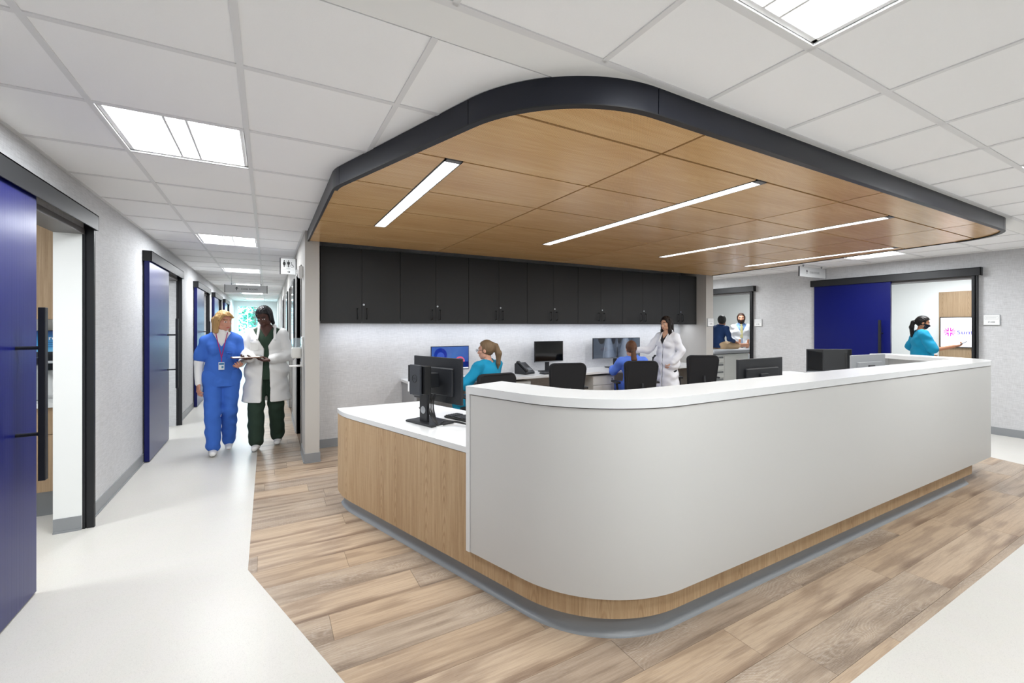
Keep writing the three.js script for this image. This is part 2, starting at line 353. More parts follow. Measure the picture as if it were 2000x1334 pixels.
// ceiling: slab, lay-in tiles and tee bars
const VG = (k) => -0.092 + 0.603 * k;
const UG = [1.462, 1.99]; for (let k = 1; k < 30; k++) UG.push(1.99 + 0.637 * k);
const UF = [1.285, 0.857]; for (let k = 1; k < 8; k++) UF.push(0.857 - 0.61 * k);
const FIX = [];                                          // troffers [v0, v1, u0, u1]
for (const k of [0, 5, 10, 15, 20, 25]) FIX.push([VG(-1), VG(0), UG[2 + k], UG[3 + k]]);
const FRONT_FIX = [[2, 1], [7, 1], [11, 1], [2, 4]].map(([k, j]) => [VG(k), VG(k + 1), UF[j + 1], UF[j]]);
FIX.push(...FRONT_FIX);
for (const k of [0, 5, 10]) FIX.push([VG(12), VG(13), UG[2 + k], UG[3 + k]]);
// wood canopy outline (needed to leave tiles out above it)
const D1 = [-0.9483, -0.3173];
const CANOPY = { lines: [{ n: [-1, 0], c: -0.37 }, { n: D1, c: -1.303 }, { n: [0, -1], c: -1.31 }, { n: [0.988, -0.15], c: 0.988 * 6.465 - 0.15 * 1.96 }], radii: [0.45, 0.7, 0.54], start: [0.37, 5.64], end: [7.0, 5.64] };
{
  const root = structure('ceiling', [box(-5, CEIL + 0.02, UB - 0.2, 12.2, CEIL + 0.2, UE + 0.2), prism([[WL, 1.285], [WR, 1.285], [WR, 1.462], [WL, 1.462]], CEIL - 0.001, CEIL + 0.02)], M.drywall);
  const hull = outline(CANOPY.lines, CANOPY.radii, CANOPY.start, CANOPY.end, 0.12, 6);
  const inside = (p) => { let c = false; for (let i = 0, j = hull.length - 1; i < hull.length; j = i++) { const a = hull[i], b = hull[j]; if ((a[1] > p[1]) !== (b[1] > p[1]) && p[0] < (b[0] - a[0]) * (p[1] - a[1]) / (b[1] - a[1]) + a[0]) c = !c; } return c; };
  const rest = [], bars = [], unit = metreUV(plain(new THREE.BoxGeometry(1, 1, 1)));
  let n = 0;
  const isFix = (v, u) => FIX.some((f) => v > f[0] && v < f[1] && u > f[2] && u < f[3]);
  const tile = (v0, v1, u0, u1, show) => {
    if (v1 - v0 < 0.05 || Math.abs(u1 - u0) < 0.05 || isFix((v0 + v1) / 2, (u0 + u1) / 2)) return;
    if ([[v0, u0], [v0, u1], [v1, u0], [v1, u1]].every(inside)) return;
    const g = box(v0 + 0.01, CEIL + 0.002, u0 + 0.01, v1 - 0.01, CEIL + 0.018, u1 - 0.01);
    if (show && n < 295) { part(root, 'ceiling_tile', g, M.ceilingTile); n++; } else rest.push(g);
  };
  const bar = (v0, v1, u0, u1, show) => { const g = box(v0, CEIL - 0.003, u0, v1, CEIL + 0.006, u1); show ? part(root, 'tee_bar', g, M.tee) : bars.push(g); };
  const cols = (lo, hi) => { const o = [lo]; for (let k = -2; k < 16; k++) if (VG(k) > lo + 0.08 && VG(k) < hi - 0.02) o.push(VG(k)); o.push(hi); return o; };
  // corridor and the strip beside the canopy
  const hallV = cols(WL, HV0), wideV = cols(WL, 1.6), farV = cols(6.3, WR), frontV = cols(WL, WR);
  for (let j = 0; j + 1 < UG.length && UG[j] < UE; j++) {
    const u0 = UG[j], u1 = Math.min(UG[j + 1], UE), vs = u0 > 4.9 ? hallV : wideV;
    for (let i = 0; i + 1 < vs.length; i++) tile(vs[i], vs[i + 1], u0, u1, u0 < 15);
    const fv = u0 > 4.9 ? cols(6.96, WR) : farV;
    if (u0 < 13) for (let i = 0; i + 1 < fv.length; i++) tile(fv[i], fv[i + 1], u0, u1, u0 < 8);
    if (j) { const end = u0 > 4.9 ? HV0 : u0 > 2.9 ? 0.4 : u0 > 2.4 ? 0.55 : 0.75; bar(WL, end, u0 - 0.012, u0 + 0.012, u0 < 12); if (u0 < 13) bar(6.9, WR, u0 - 0.012, u0 + 0.012, false); }
  }
  bar(VG(-1) - 0.012, VG(-1) + 0.012, 1.462, UE, true); bar(VG(0) - 0.012, VG(0) + 0.012, 1.462, UE, true); bar(VG(1) - 0.012, VG(1) + 0.012, 1.462, 2.7, true);
  bar(VG(12) - 0.012, VG(12) + 0.012, 1.462, 13, true); bar(VG(13) - 0.012, VG(13) + 0.012, 1.462, 13, true); bar(VG(14) - 0.012, VG(14) + 0.012, 1.462, 13, false);
  // front area, out to behind the camera
  for (let j = 0; j + 1 < UF.length && UF[j] > UB; j++) {
    const u1 = UF[j], u0 = Math.max(UF[j + 1], UB);
    for (let i = 0; i + 1 < frontV.length; i++) tile(frontV[i], frontV[i + 1], u0, u1, u1 > 0.3);
    bar(WL, WR, u1 - 0.014, u1 + 0.014, j < 3);
  }
  for (const v of frontV.slice(1, -1)) bar(v - 0.011, v + 0.011, UB, 1.285, true);
  // wall angles
  for (const [a, b, c, d] of [[WL, WL + 0.02, 1.462, UE], [HV0 - 0.02, HV0, 5.1, UE], [WR - 0.02, WR, UB, 13], [6.96, 6.98, 5.1, 13]]) bar(a, b, c, d, true);
  if (rest.length) tag(part(root, 'far_ceiling_tiles', rest, M.ceilingTile), null, null, null, 'stuff');
  if (bars.length) tag(part(root, 'far_tee_bars', bars, M.tee), null, null, null, 'stuff');
}
// troffers: housing, three lit faces between two slim dividers
const TROFFER_LABELS = ['nearest corridor ceiling light beside the first blue door', 'second corridor ceiling light from the camera', 'third corridor ceiling light, in front of the hanging grey sign', 'fourth corridor ceiling light, behind the hanging grey sign', 'fifth corridor ceiling light near the far window', 'last corridor ceiling light before the far window',
  'large ceiling light cut by the top edge of the picture', 'ceiling light over the counter front towards its far end', 'ceiling light over the pale floor by the far wall', 'ceiling light behind the viewer opposite the rounded counter corner',
  'ceiling light near the wall with the wide blue door', 'ceiling light in the far corridor past the wide blue door', 'ceiling light at the end of the far corridor'];
FIX.forEach(([v0, v1, u0, u1], i) => {
  const v = (v0 + v1) / 2, u = (u0 + u1) / 2, w = v1 - v0 - 0.03, d = u1 - u0 - 0.03;
  const t = thing('ceiling_light', TROFFER_LABELS[i], 'ceiling light', [v, CEIL, u], 0, 'square ceiling lights');
  part(t, 'housing', [lbox(w, 0.004, d, 0, 0.018, 0, 0.001), lbox(0.02, 0.014, d, -w / 2 + 0.01, 0.011, 0, 0.002), lbox(0.02, 0.014, d, w / 2 - 0.01, 0.011, 0, 0.002), lbox(w, 0.014, 0.02, 0, 0.011, -d / 2 + 0.01, 0.002), lbox(w, 0.014, 0.02, 0, 0.011, d / 2 - 0.01, 0.002)], M.tee);
  const iw = w - 0.04, cuts = [-iw / 2, -iw * 0.085, iw * 0.085, iw / 2];
  for (let k = 0; k < 3; k++) part(t, 'diffuser', lbox(cuts[k + 1] - cuts[k] - 0.008, 0.004, d - 0.04, (cuts[k] + cuts[k + 1]) / 2, 0.013, 0, 0.001), M.lampFace);
  for (const k of [1, 2]) part(t, 'divider', lbox(0.012, 0.008, d - 0.04, cuts[k], 0.006, 0, 0.001), M.tee);
  for (let k = 0; k < 3; k++) lamp(v + (cuts[k] + cuts[k + 1]) / 2, CEIL + 0.0095, u, cuts[k + 1] - cuts[k] - 0.014, d - 0.045, TROFFER, LAMP);
});

// ---------------------------------------------------------------- wood canopy over the nurse station
function sweep(lines, radii, s, e, profile, seg = 16) {  // a profile [[offset, height], ...] drawn along an outline
  const rows = profile.map(([o]) => outline(lines, radii, s, e, o, seg)), P = [], U = [], I = [], n = rows[0].length;
  let len = 0; const S = rows[0].map((p, i) => (i ? len += Math.hypot(p[0] - rows[0][i - 1][0], p[1] - rows[0][i - 1][1]) : 0));
  profile.forEach(([o, h], j) => rows[j].forEach((p, i) => { P.push(p[0], h, -p[1]); U.push(S[i], h); }));
  for (let j = 0; j + 1 < profile.length; j++) for (let i = 0; i + 1 < n; i++) { const a = j * n + i, b = a + 1, c = a + n, d = c + 1; I.push(a, b, c, b, d, c); }
  const g = new THREE.BufferGeometry();
  g.setAttribute('position', new THREE.Float32BufferAttribute(P, 3)); g.setAttribute('uv', new THREE.Float32BufferAttribute(U, 2)); g.setIndex(I); g.computeVertexNormals();
  return plain(g);
}
{
  const C = CANOPY, root = thing('wood_canopy', 'suspended maple panel canopy with a dark rounded fascia over the nurse station', 'canopy', [3.4, 2.335, 3.4]);
  const outer = outline(C.lines, C.radii, C.start, C.end, 0, 14), inner = outline(C.lines, C.radii, C.start, C.end, 0.018, 14), lipIn = outline(C.lines, C.radii, C.start, C.end, 0.034, 14);
  const k1 = Math.max(3, Math.round(14 * 0.3229 * 1.2)), k2 = Math.max(3, Math.round(14 * (Math.PI / 2 - 0.3229) * 1.2));
  const cuts = [0, k1 + 1, k1 + 2, k1 + k2 + 2, k1 + k2 + 3, outer.length - 1];
  const between = (p, q, d) => { const l = Math.hypot(q[0] - p[0], q[1] - p[1]); return [p[0] + (q[0] - p[0]) * d / l, p[1] + (q[1] - p[1]) * d / l]; };
  for (let i = 0; i + 1 < cuts.length; i++) {
    const a = cuts[i], b = cuts[i + 1], o = outer.slice(a, b + 1), n = inner.slice(a, b + 1), trim = (x) => { x = x.slice(); x[0] = between(x[0], x[1], 0.002); const l = x.length; x[l - 1] = between(x[l - 1], x[l - 2], 0.002); return x; };
    wpart(root, 'fascia_panel', prism(trim(o).concat(trim(n).reverse()), 2.339, CEIL - 0.001), M.navyFascia);
  }
  wpart(root, 'lip', prism(outer.slice(1, -1).concat(lipIn.slice(1, -1).reverse()), 2.334, 2.339), M.black);
  // perforated maple veneer
  const maple = (s, L, D) => dataTex(2048, 684, (x, y) => {
    const fib = noise2(x / 120, y / 2.2, 17, 311, s), fib2 = noise2(x / 260, y / 16, 8, 43, s + 1), big = noise2(x / 420, y / 120, 5, 6, s + 2), cath = Math.sin((y / 684 * 5 + 1.6 * noise2(x / 380, y / 160, 5, 4, s + 3)) * 16);
    const t = Math.max(0, Math.min(1, 0.36 + 0.22 * (fib - 0.5) + 0.3 * (fib2 - 0.5) + 0.4 * (big - 0.5) + 0.05 * cath));
    const dx = (x % 8.0) - 4, dy = (y % 8.047) - 4.02, dot = Math.max(0, 1 - (dx * dx + dy * dy) / 5);
    return L.map((c, i) => (c + (D[i] - c) * t) * (1 - 0.5 * dot));
  }, [1.82, 0.608]);
  const panelMats = [[81, [0.885, 0.735, 0.53], [0.785, 0.605, 0.39]], [97, [0.87, 0.715, 0.505], [0.77, 0.59, 0.375]]].map(([s, l, d]) => phys(0xffffff, 0.24, { map: maple(s, l, d), specularIntensity: 0.75 }));
  const hull = outline(C.lines, C.radii, C.start, C.end, 0.021, 14).reverse();
  const hullCCW = (() => { let a = 0; for (let i = 0; i < hull.length; i++) { const p = hull[i], q = hull[(i + 1) % hull.length]; a += p[0] * q[1] - q[0] * p[1]; } return a > 0 ? hull : hull.slice().reverse(); })();
  const vj = [-0.02, 1.80, 3.625, 5.44, 7.26], uj = [1.012, 1.62, 2.228, 2.836, 3.444, 4.052, 4.66, 5.268, 5.64];
  const LIGHTS = [[0.888, 2.228, 4.052], [2.69, 1.62, 4.052], [4.49, 1.62, 4.052], [6.285, 2.228, 4.052]];
  for (let a = 0; a + 1 < vj.length; a++) for (let b = 0; b + 1 < uj.length; b++) {
    const g = 0.0075, L = LIGHTS[a], pieces = [];
    if (uj[b] >= L[1] - 0.01 && uj[b + 1] <= L[2] + 0.01) pieces.push(rect(vj[a] + g, uj[b] + g, L[0] - 0.054, uj[b + 1] - g), rect(L[0] + 0.054, uj[b] + g, vj[a + 1] - g, uj[b + 1] - g));
    else pieces.push(rect(vj[a] + g, uj[b] + g, vj[a + 1] - g, uj[b + 1] - g));
    for (let p of pieces) {
      p = clipBy(p, hullCCW); if (p.length < 3 || areaOf(p) < 0.004) continue;
      // panels stop at the partitions
      if (uj[b] > 5.0) { p = clipBy(p, rect(HV1, 0, 6.77, 9)); if (p.length < 3) continue; p = clipBy(p, rect(0, 0, 9, 5.268)); if (p.length < 3 || areaOf(p) < 0.002) continue; }
      else if (uj[b + 1] > 5.085) { p = clipBy(p, rect(-1, 0, 9, 5.08)); }
      const gm = prism(p, 2.346, 2.364, [-vj[a], -uj[b]]);
      wpart(root, 'veneer_panel', gm, panelMats[(a + b * 2) % 2]);
    }
  }
  wpart(root, 'backing', prism(outline(C.lines, C.radii, [0.37, 5.08], [7.0, 5.08], 0.022, 10), 2.372, 2.38), std(0x4a3420, 0.9));
  // four recessed linear lights
  LIGHTS.forEach(([v, u0, u1], i) => {
    const t = thing('linear_light', ['short linear LED light nearest the corridor in the wood canopy', 'linear LED light in the wood canopy, second from the corridor', 'linear LED light in the wood canopy, third from the corridor', 'linear LED light in the wood canopy closest to the far wall'][i], 'linear light', [v, 2.345, u0], 0, 'linear lights in the wood canopy');
    wpart(t, 'housing', [box(v - 0.05, 2.343, u0 + 0.004, v - 0.043, 2.37, u1 - 0.004), box(v + 0.043, 2.343, u0 + 0.004, v + 0.05, 2.37, u1 - 0.004), box(v - 0.05, 2.343, u0 + 0.004, v + 0.05, 2.37, u0 + 0.04), box(v - 0.05, 2.343, u1 - 0.01, v + 0.05, 2.37, u1 - 0.004), box(v - 0.05, 2.367, u0 + 0.004, v + 0.05, 2.371, u1 - 0.004)], std(0x6d6e70, 0.5));
    wpart(t, 'diffuser', box(v - 0.043, 2.3475, u0 + 0.04, v + 0.043, 2.36, u1 - 0.01), M.lampFace);
    lamp(v, 2.346, (u0 + u1) / 2 + 0.015, 0.084, u1 - u0 - 0.06, LINEAR, LAMP);
  });
}

// ---------------------------------------------------------------- reception desk with raised transaction counter
const DESK = { panel: [{ n: D1, c: -1.6176 }, { n: [0, -1], c: -1.405 }, { n: [0.948, -0.317], c: 5.479 }], panelR: [0.65, 0.45], s: [0.958, 2.235], e: [6.55, 2.42] };
{
  const root = thing('reception_desk', 'long curved reception desk with white transaction counter, oak front and grey plinth', 'reception desk', [3.2, 0, 2.2]);
  const wl = [{ n: [-1, 0], c: -0.507 }, { n: D1, c: -1.642 }, { n: [0, -1], c: -1.438 }, { n: [0.948, -0.317], c: 4.915 }], wr = [0.9, 0.62, 0.12];
  const ws = [0.507, 3.848], we = [6.2, 2.9];
  const woodUV = (g) => { const uv = g.attributes.uv; return g; };
  wpart(root, 'oak_front', prism(band(wl, wr, ws, we, 0, 0.02, 16), 0.105, 0.733), M.oak);
  wpart(root, 'end_panel', box(0.53, 0.105, 3.826, 1.19, 0.733, 3.846), M.oak);
  wpart(root, 'plinth', sweep(wl, wr, [0.507, 3.82], we, [[0.022, 0.0], [0.024, 0.006], [0.03, 0.012], [0.04, 0.02], [0.046, 0.034], [0.048, 0.06], [0.048, 0.106]], 16), M.plinthGrey);
  const tl = wl.map((l, i) => i < 3 ? { n: l.n, c: l.c + 0.004 } : { n: l.n, c: 5.35 });
  wpart(root, 'worktop', prism(band(tl, [0.9, 0.624, 0.4], [0.507, 3.85], [6.8, 3.75], 0, 0.7, 16), 0.737, 0.77), M.white);
  // raised white counter: curved front panel, top, left end strip and right end gable
  const P = DESK.panel, R = DESK.panelR, d = [0.3173, -0.9483];
  const along = (k) => [DESK.s[0] + d[0] * k, DESK.s[1] + d[1] * k];
  wpart(root, 'counter_panel', prism(band(P, R, along(0.03), DESK.e, 0.004, 0.026, 18), 0.207, 1.068), M.panelWhite);
  wpart(root, 'end_strip', prism(band([P[0]], [], DESK.s, along(0.0275), -0.001, 0.03), 0.207, 1.075), M.white);
  wpart(root, 'end_gable', prism(band([P[0]], [], DESK.s, along(0.0275), 0.03, 0.285), 0.77, 1.075), M.white);
  wpart(root, 'counter_top', prism(band(P, R, DESK.s, DESK.e, -0.002, 0.285, 18), 1.073, 1.115), M.white);
  const dr = [0.317, 0.948], eo = outline(P, R, DESK.s, DESK.e, 0)[outline(P, R, DESK.s, DESK.e, 0).length - 1];
  wpart(root, 'return_gable', prism(band([P[2]], [], [eo[0] - dr[0] * 0.03, eo[1] - dr[1] * 0.03], DESK.e, 0.026, 0.285), 0.2, 1.073), M.white);
  wpart(root, 'counter_support', prism(band(P, R, along(0.1), DESK.e, 0.026, 0.05, 18), 0.74, 1.07), M.panelWhite);
}

// ---------------------------------------------------------------- wall cabinets
{
  const edges = [0.512, 1.404, 2.302, 3.196, 4.09, 4.985, 5.882, 6.765], h0 = 1.475, h1 = 2.342, u0 = 5.28, u1 = 5.635;
  const ord = ['nearest the corridor', 'second from the corridor', 'third from the corridor', 'in the middle of the seven', 'third from the far end', 'second from the far end', 'at the far end above the woman in the lab coat'];
  for (let i = 0; i < 7; i++) {
    const a = edges[i] + 0.001, b = edges[i + 1] - 0.001, m = (a + b) / 2;
    const t = thing('wall_cabinet', 'charcoal two-door wall cabinet ' + ord[i], 'cabinet', [m, h0, u0], 0, 'charcoal wall cabinets');
    wpart(t, 'body', box(a, h0 + 0.028, u0 + 0.02, b, h1, u1), M.charcoal);
    for (const s of [-1, 1]) {
      const d = wpart(t, 'door', rbox(s < 0 ? a + 0.0015 : m + 0.0015, h0 + 0.001, u0, s < 0 ? m - 0.0015 : b - 0.0015, h1 - 0.004, u0 + 0.018, 0.0015), M.charcoal);
      const x = m + s * 0.052, c = [-t.position.x, -t.position.y, -t.position.z], P = (v, h, u) => [v + c[0], h + c[1], -u + c[2]];
      part(d, 'handle', tube([P(x, h0 + 0.055, u0), P(x, h0 + 0.055, u0 - 0.022), P(x, h0 + 0.062, u0 - 0.032), P(x, h0 + 0.165, u0 - 0.032), P(x, h0 + 0.172, u0 - 0.022), P(x, h0 + 0.172, u0)], 0.006, 30, 6), M.pull);
      if (s > 0) part(d, 'lock', plain(new THREE.CylinderGeometry(0.011, 0.012, 0.008, 16).rotateX(Math.PI / 2).translate(...P(m + 0.02, h0 + 0.218, u0 - 0.003))), M.metal);
    }
  }
  const st = thing('cabinet_light_strip', 'slim LED strip under the charcoal wall cabinets', 'light strip', [3.6, h0 + 0.014, 5.47]);
  wpart(st, 'housing', box(0.6, h0 + 0.016, 5.44, 6.7, h0 + 0.027, 5.5), M.tee);
  wpart(st, 'diffuser', box(0.61, h0 + 0.012, 5.445, 6.69, h0 + 0.016, 5.495), new THREE.MeshStandardMaterial({ color: 0xffffff, emissive: COOL, emissiveIntensity: 2.0 }));
  lamp(3.65, h0 + 0.01, 5.47, 6.08, 0.05, STRIP, COOL);
}

// ---------------------------------------------------------------- back worktop and drawer pedestals
{
  const t = thing('back_worktop', 'long white worktop along the wall under the charcoal cabinets', 'worktop', [4.1, 0.735, 5.3]);
  wpart(t, 'top', rbox(1.5, 0.735, 5.04, 6.765, 0.768, 5.632, 0.003), M.white);
  wpart(t, 'front_edge', rbox(1.5, 0.736, 5.034, 6.765, 0.767, 5.041, 0.002), M.white);
  const ep = thing('worktop_end_panel', 'grey side panel carrying the corridor end of the back worktop', 'panel', [1.535, 0, 5.36]);
  wpart(ep, 'board', box(1.52, 0.02, 5.1, 1.55, 0.734, 5.63), std(0x9a9b9d, 0.5)); wpart(ep, 'foot', box(1.515, 0, 5.1, 1.555, 0.02, 5.63), M.base);
  const spots = [[2.72, 'under the worktop beside the teal-clad worker'], [4.22, 'under the worktop beside the blue-clad worker'], [5.42, 'under the worktop behind the woman in the lab coat']];
  for (const [v, where] of spots) {
    const p = thing('drawer_pedestal', 'white drawer pedestal with black pulls ' + where, 'drawer unit', [v + 0.2, 0, 5.35], 0, 'drawer pedestals under the back worktop');
    wpart(p, 'body', box(v, 0.02, 5.11, v + 0.42, 0.7, 5.6), M.panelWhite);
    const hs = [[0.03, 0.33], [0.335, 0.56], [0.565, 0.695]];
    hs.forEach(([a, b], i) => {
      const d = wpart(p, 'drawer', rbox(v + 0.003, a, 5.09, v + 0.417, b, 5.11, 0.002), M.panelWhite);
      const q = [-p.position.x, -p.position.y, -p.position.z], h = (a + b) / 2 + 0.01;
      if (i < 2) part(d, 'handle', tube([[v + 0.145 + q[0], h, -5.09 + q[2]], [v + 0.15 + q[0], h, -5.062 + q[2]], [v + 0.27 + q[0], h, -5.062 + q[2]], [v + 0.275 + q[0], h, -5.09 + q[2]]], 0.006, 20, 6), M.black);
      else part(d, 'lock', plain(new THREE.CylinderGeometry(0.01, 0.01, 0.006, 12).rotateX(Math.PI / 2).translate(v + 0.37 + q[0], h, -5.088 + q[2])), M.black);
    });
  }
}

// ---------------------------------------------------------------- sliding doors
// s = +1: door hangs on the corridor side of the left wall, s = -1: of the right wall. All in plan coordinates.
function slidingDoor(n, s, W, d0, d1, r0, r1, jamb, label, handleAt) {
  const t = new THREE.Group(); t.name = 'door_' + n; t.userData.kind = 'structure'; t.userData.label = label; t.position.set(W + s * 0.04, 0, -(d0 + d1) / 2); scene.add(t);
  const f0 = W + s * 0.014, f1 = W + s * 0.058;
  wpart(t, 'panel', rbox(f0, 0.01, d0, f1, 2.16, d1, 0.002), M.blue);
  wpart(t, 'track_cover', [rbox(W + s * 0.072, 2.135, r0, W + s * 0.08, 2.245, r1, 0.002), rbox(W, 2.235, r0, W + s * 0.08, 2.245, r1, 0.002), rbox(W, 2.135, r0, W + s * 0.08, 2.245, r0 + 0.01, 0.002), rbox(W, 2.135, r1 - 0.01, W + s * 0.08, 2.245, r1, 0.002)], M.blackSatin);
  // black steel jamb: two channels with a groove, and the head piece
  const j = jamb;
  wpart(t, 'jamb', [box(W - s * 0.006, 0, j, W + s * 0.014, 2.14, j + 0.02), box(W + s * 0.022, 0, j, W + s * 0.062, 2.14, j + 0.022), box(W - s * 0.006, 0, j + 0.012, W + s * 0.062, 2.14, j + 0.026)], M.black);
  wpart(t, 'edge_strip', box(W, 0, j + 0.026, W + s * 0.06, 2.14, j + 0.03), M.metal);
  wpart(t, 'head', box(W - s * 0.152, 2.1, s > 0 ? d1 - 0.1 : j + 0.03, W + s * 0.01, 2.14, s > 0 ? j : d0 + 0.1), std(0x6a6868, 0.5));
  // bar pull on two stand-offs
  const hu = handleAt, x0 = f1, x1 = W + s * 0.155;
  const hd = wpart(t, 'pull_bar', rbox(x1 - s * 0.014, 0.665, hu - 0.016, x1 + s * 0.014, 1.54, hu + 0.016, 0.003), M.black);
  const q = t.position;
  for (const h of [0.9, 1.335]) part(hd, 'standoff', rod([x0 - q.x, h, -hu - q.z], [x1 - q.x, h, -hu - q.z], 0.009, 12), M.black);
  return t;
}
const DOORS = [[1, 2.27, 3.325, 2.2, 4.245, 4.213, 'blue sliding door nearest the viewer with a long black pull bar', 3.1],
  [2, 5.93, 6.985, 5.92, 7.98, 7.93, 'second blue sliding door along the corridor', 6.88],
  [3, 9.55, 10.55, 9.52, 11.55, 11.45, 'third blue sliding door along the corridor', 10.45],
  [4, 12.5, 13.45, 12.45, 14.4, 14.3, 'fourth blue sliding door along the corridor', 13.35],
  [5, 15.4, 16.3, 15.35, 17.2, 17.1, 'fifth blue sliding door along the corridor', 16.2]];
for (const [n, d0, d1, r0, r1, j, label, h] of DOORS) slidingDoor(n, 1, WL, d0, d1, r0, r1, j, label, h);
// on the right wall the jamb stands at the near end of the opening
slidingDoor(6, -1, WR, 3.065, 4.15, 2.075, 4.2, 2.115, 'wide blue sliding door facing the counter end', 3.165);
slidingDoor(7, -1, WR, 6.45, 7.5, 5.235, 7.55, 5.29, 'blue sliding door of the room with the exam table', 6.55);
structure('trim_1', [box(WR - 0.06, 0, 2.14, WR + 0.15, 2.14, 2.17)], M.black);
structure('trim_2', [box(WR - 0.06, 0, 5.3, WR + 0.15, 2.14, 5.33)], M.black);

// restroom doors on the partition: grey steel frames with recessed leaves
OPEN_H.forEach(([a, b, h], i) => {
  const t = new THREE.Group(); t.name = 'door_' + (8 + i); t.userData.kind = 'structure'; t.position.set(HV0, 0, -(a + b) / 2); scene.add(t);
  const fm = std(0x8b8a88, 0.45);
  wpart(t, 'door_frame', [box(HV0 - 0.012, 0, a - 0.05, HV0 + 0.1, h + 0.05, a), box(HV0 - 0.012, 0, b, HV0 + 0.1, h + 0.05, b + 0.05), box(HV0 - 0.012, h, a, HV0 + 0.1, h + 0.05, b)], fm);
  const leaf = wpart(t, 'leaf', box(HV0 + 0.07, 0.01, a + 0.002, HV0 + 0.11, h - 0.002, b - 0.002), std(0xa7a8aa, 0.4));
  const q = t.position;
  part(leaf, 'lever', [rod([HV0 + 0.07 - q.x, 1.0, -(a + 0.07) - q.z], [HV0 + 0.02 - q.x, 1.0, -(a + 0.07) - q.z], 0.01), rod([HV0 + 0.02 - q.x, 1.0, -(a + 0.07) - q.z], [HV0 + 0.02 - q.x, 1.0, -(a + 0.19) - q.z], 0.009)], M.metal);
});

// ---------------------------------------------------------------- loose things
const facing = (dv, du) => Math.atan2(dv, -du);          // turn that points a thing's own +z towards (dv, du) in plan
M.plastic = phys(0x1d1f23, 0.45);
M.plasticDark = phys(0x111214, 0.4);
M.screenOff = phys(0x0a0c10, 0.06, { clearcoat: 0.6, clearcoatRoughness: 0.05 });
M.silver = phys(0x8f9499, 0.35, { metalness: 0.6 });
M.fabricBlack = std(0x17181c, 0.85);
const screenMat = (tex, power = 0.75) => new THREE.MeshPhysicalMaterial({ color: 0x050608, roughness: 0.12, emissive: 0xffffff, emissiveIntensity: power, emissiveMap: tex, clearcoat: 0.3 });
function rectUV(g, w, h) { const p = g.attributes.position, uv = g.attributes.uv; for (let i = 0; i < p.count; i++) uv.setXY(i, p.getX(i) / w + 0.5, p.getY(i) / h + 0.5); return g; }

// flat monitor, its screen looks along the thing's own +z; origin on the desk below the stand
function monitor(label, at, turn, { w = 0.54, h = 0.31, lift = 0.14, stand = 0.07, screen = M.screenOff, back = M.plastic, tilt = 0, base = [0.26, 0.2], reach = 0 } = {}) {
  const t = thing('computer_monitor', label, 'monitor', at, turn, 'computer monitors');
  part(t, 'base', lbox(base[0], 0.014, base[1], 0, 0.007, -0.01, 0.006, 3), M.plastic);
  part(t, 'stand', [lbox(stand, lift + h * 0.55, 0.022, 0, (lift + h * 0.55) / 2, -0.055, 0.004), lbox(0.1, 0.1, 0.03 + reach, 0, lift + h * 0.5, -0.035 + reach / 2, 0.006)], M.plastic);
  const p = new THREE.Group(); p.name = 'display'; p.position.set(0, lift + h / 2, reach); p.rotation.x = tilt; t.add(p);
  const shell = part(p, 'housing', [lbox(w, h, 0.018, 0, 0, -0.008, 0.004), lbox(w * 0.72, h * 0.62, 0.026, 0, -0.01, -0.022, 0.01, 3)], back);
  part(p, 'screen', rectUV(plain(new THREE.PlaneGeometry(w - 0.016, h - 0.024).translate(0, 0.004, 0.0016)), w - 0.016, h - 0.024), screen);
  part(p, 'chin', lbox(w - 0.004, 0.013, 0.004, 0, -h / 2 + 0.007, 0.001, 0.001), M.silver);
  return t;
}
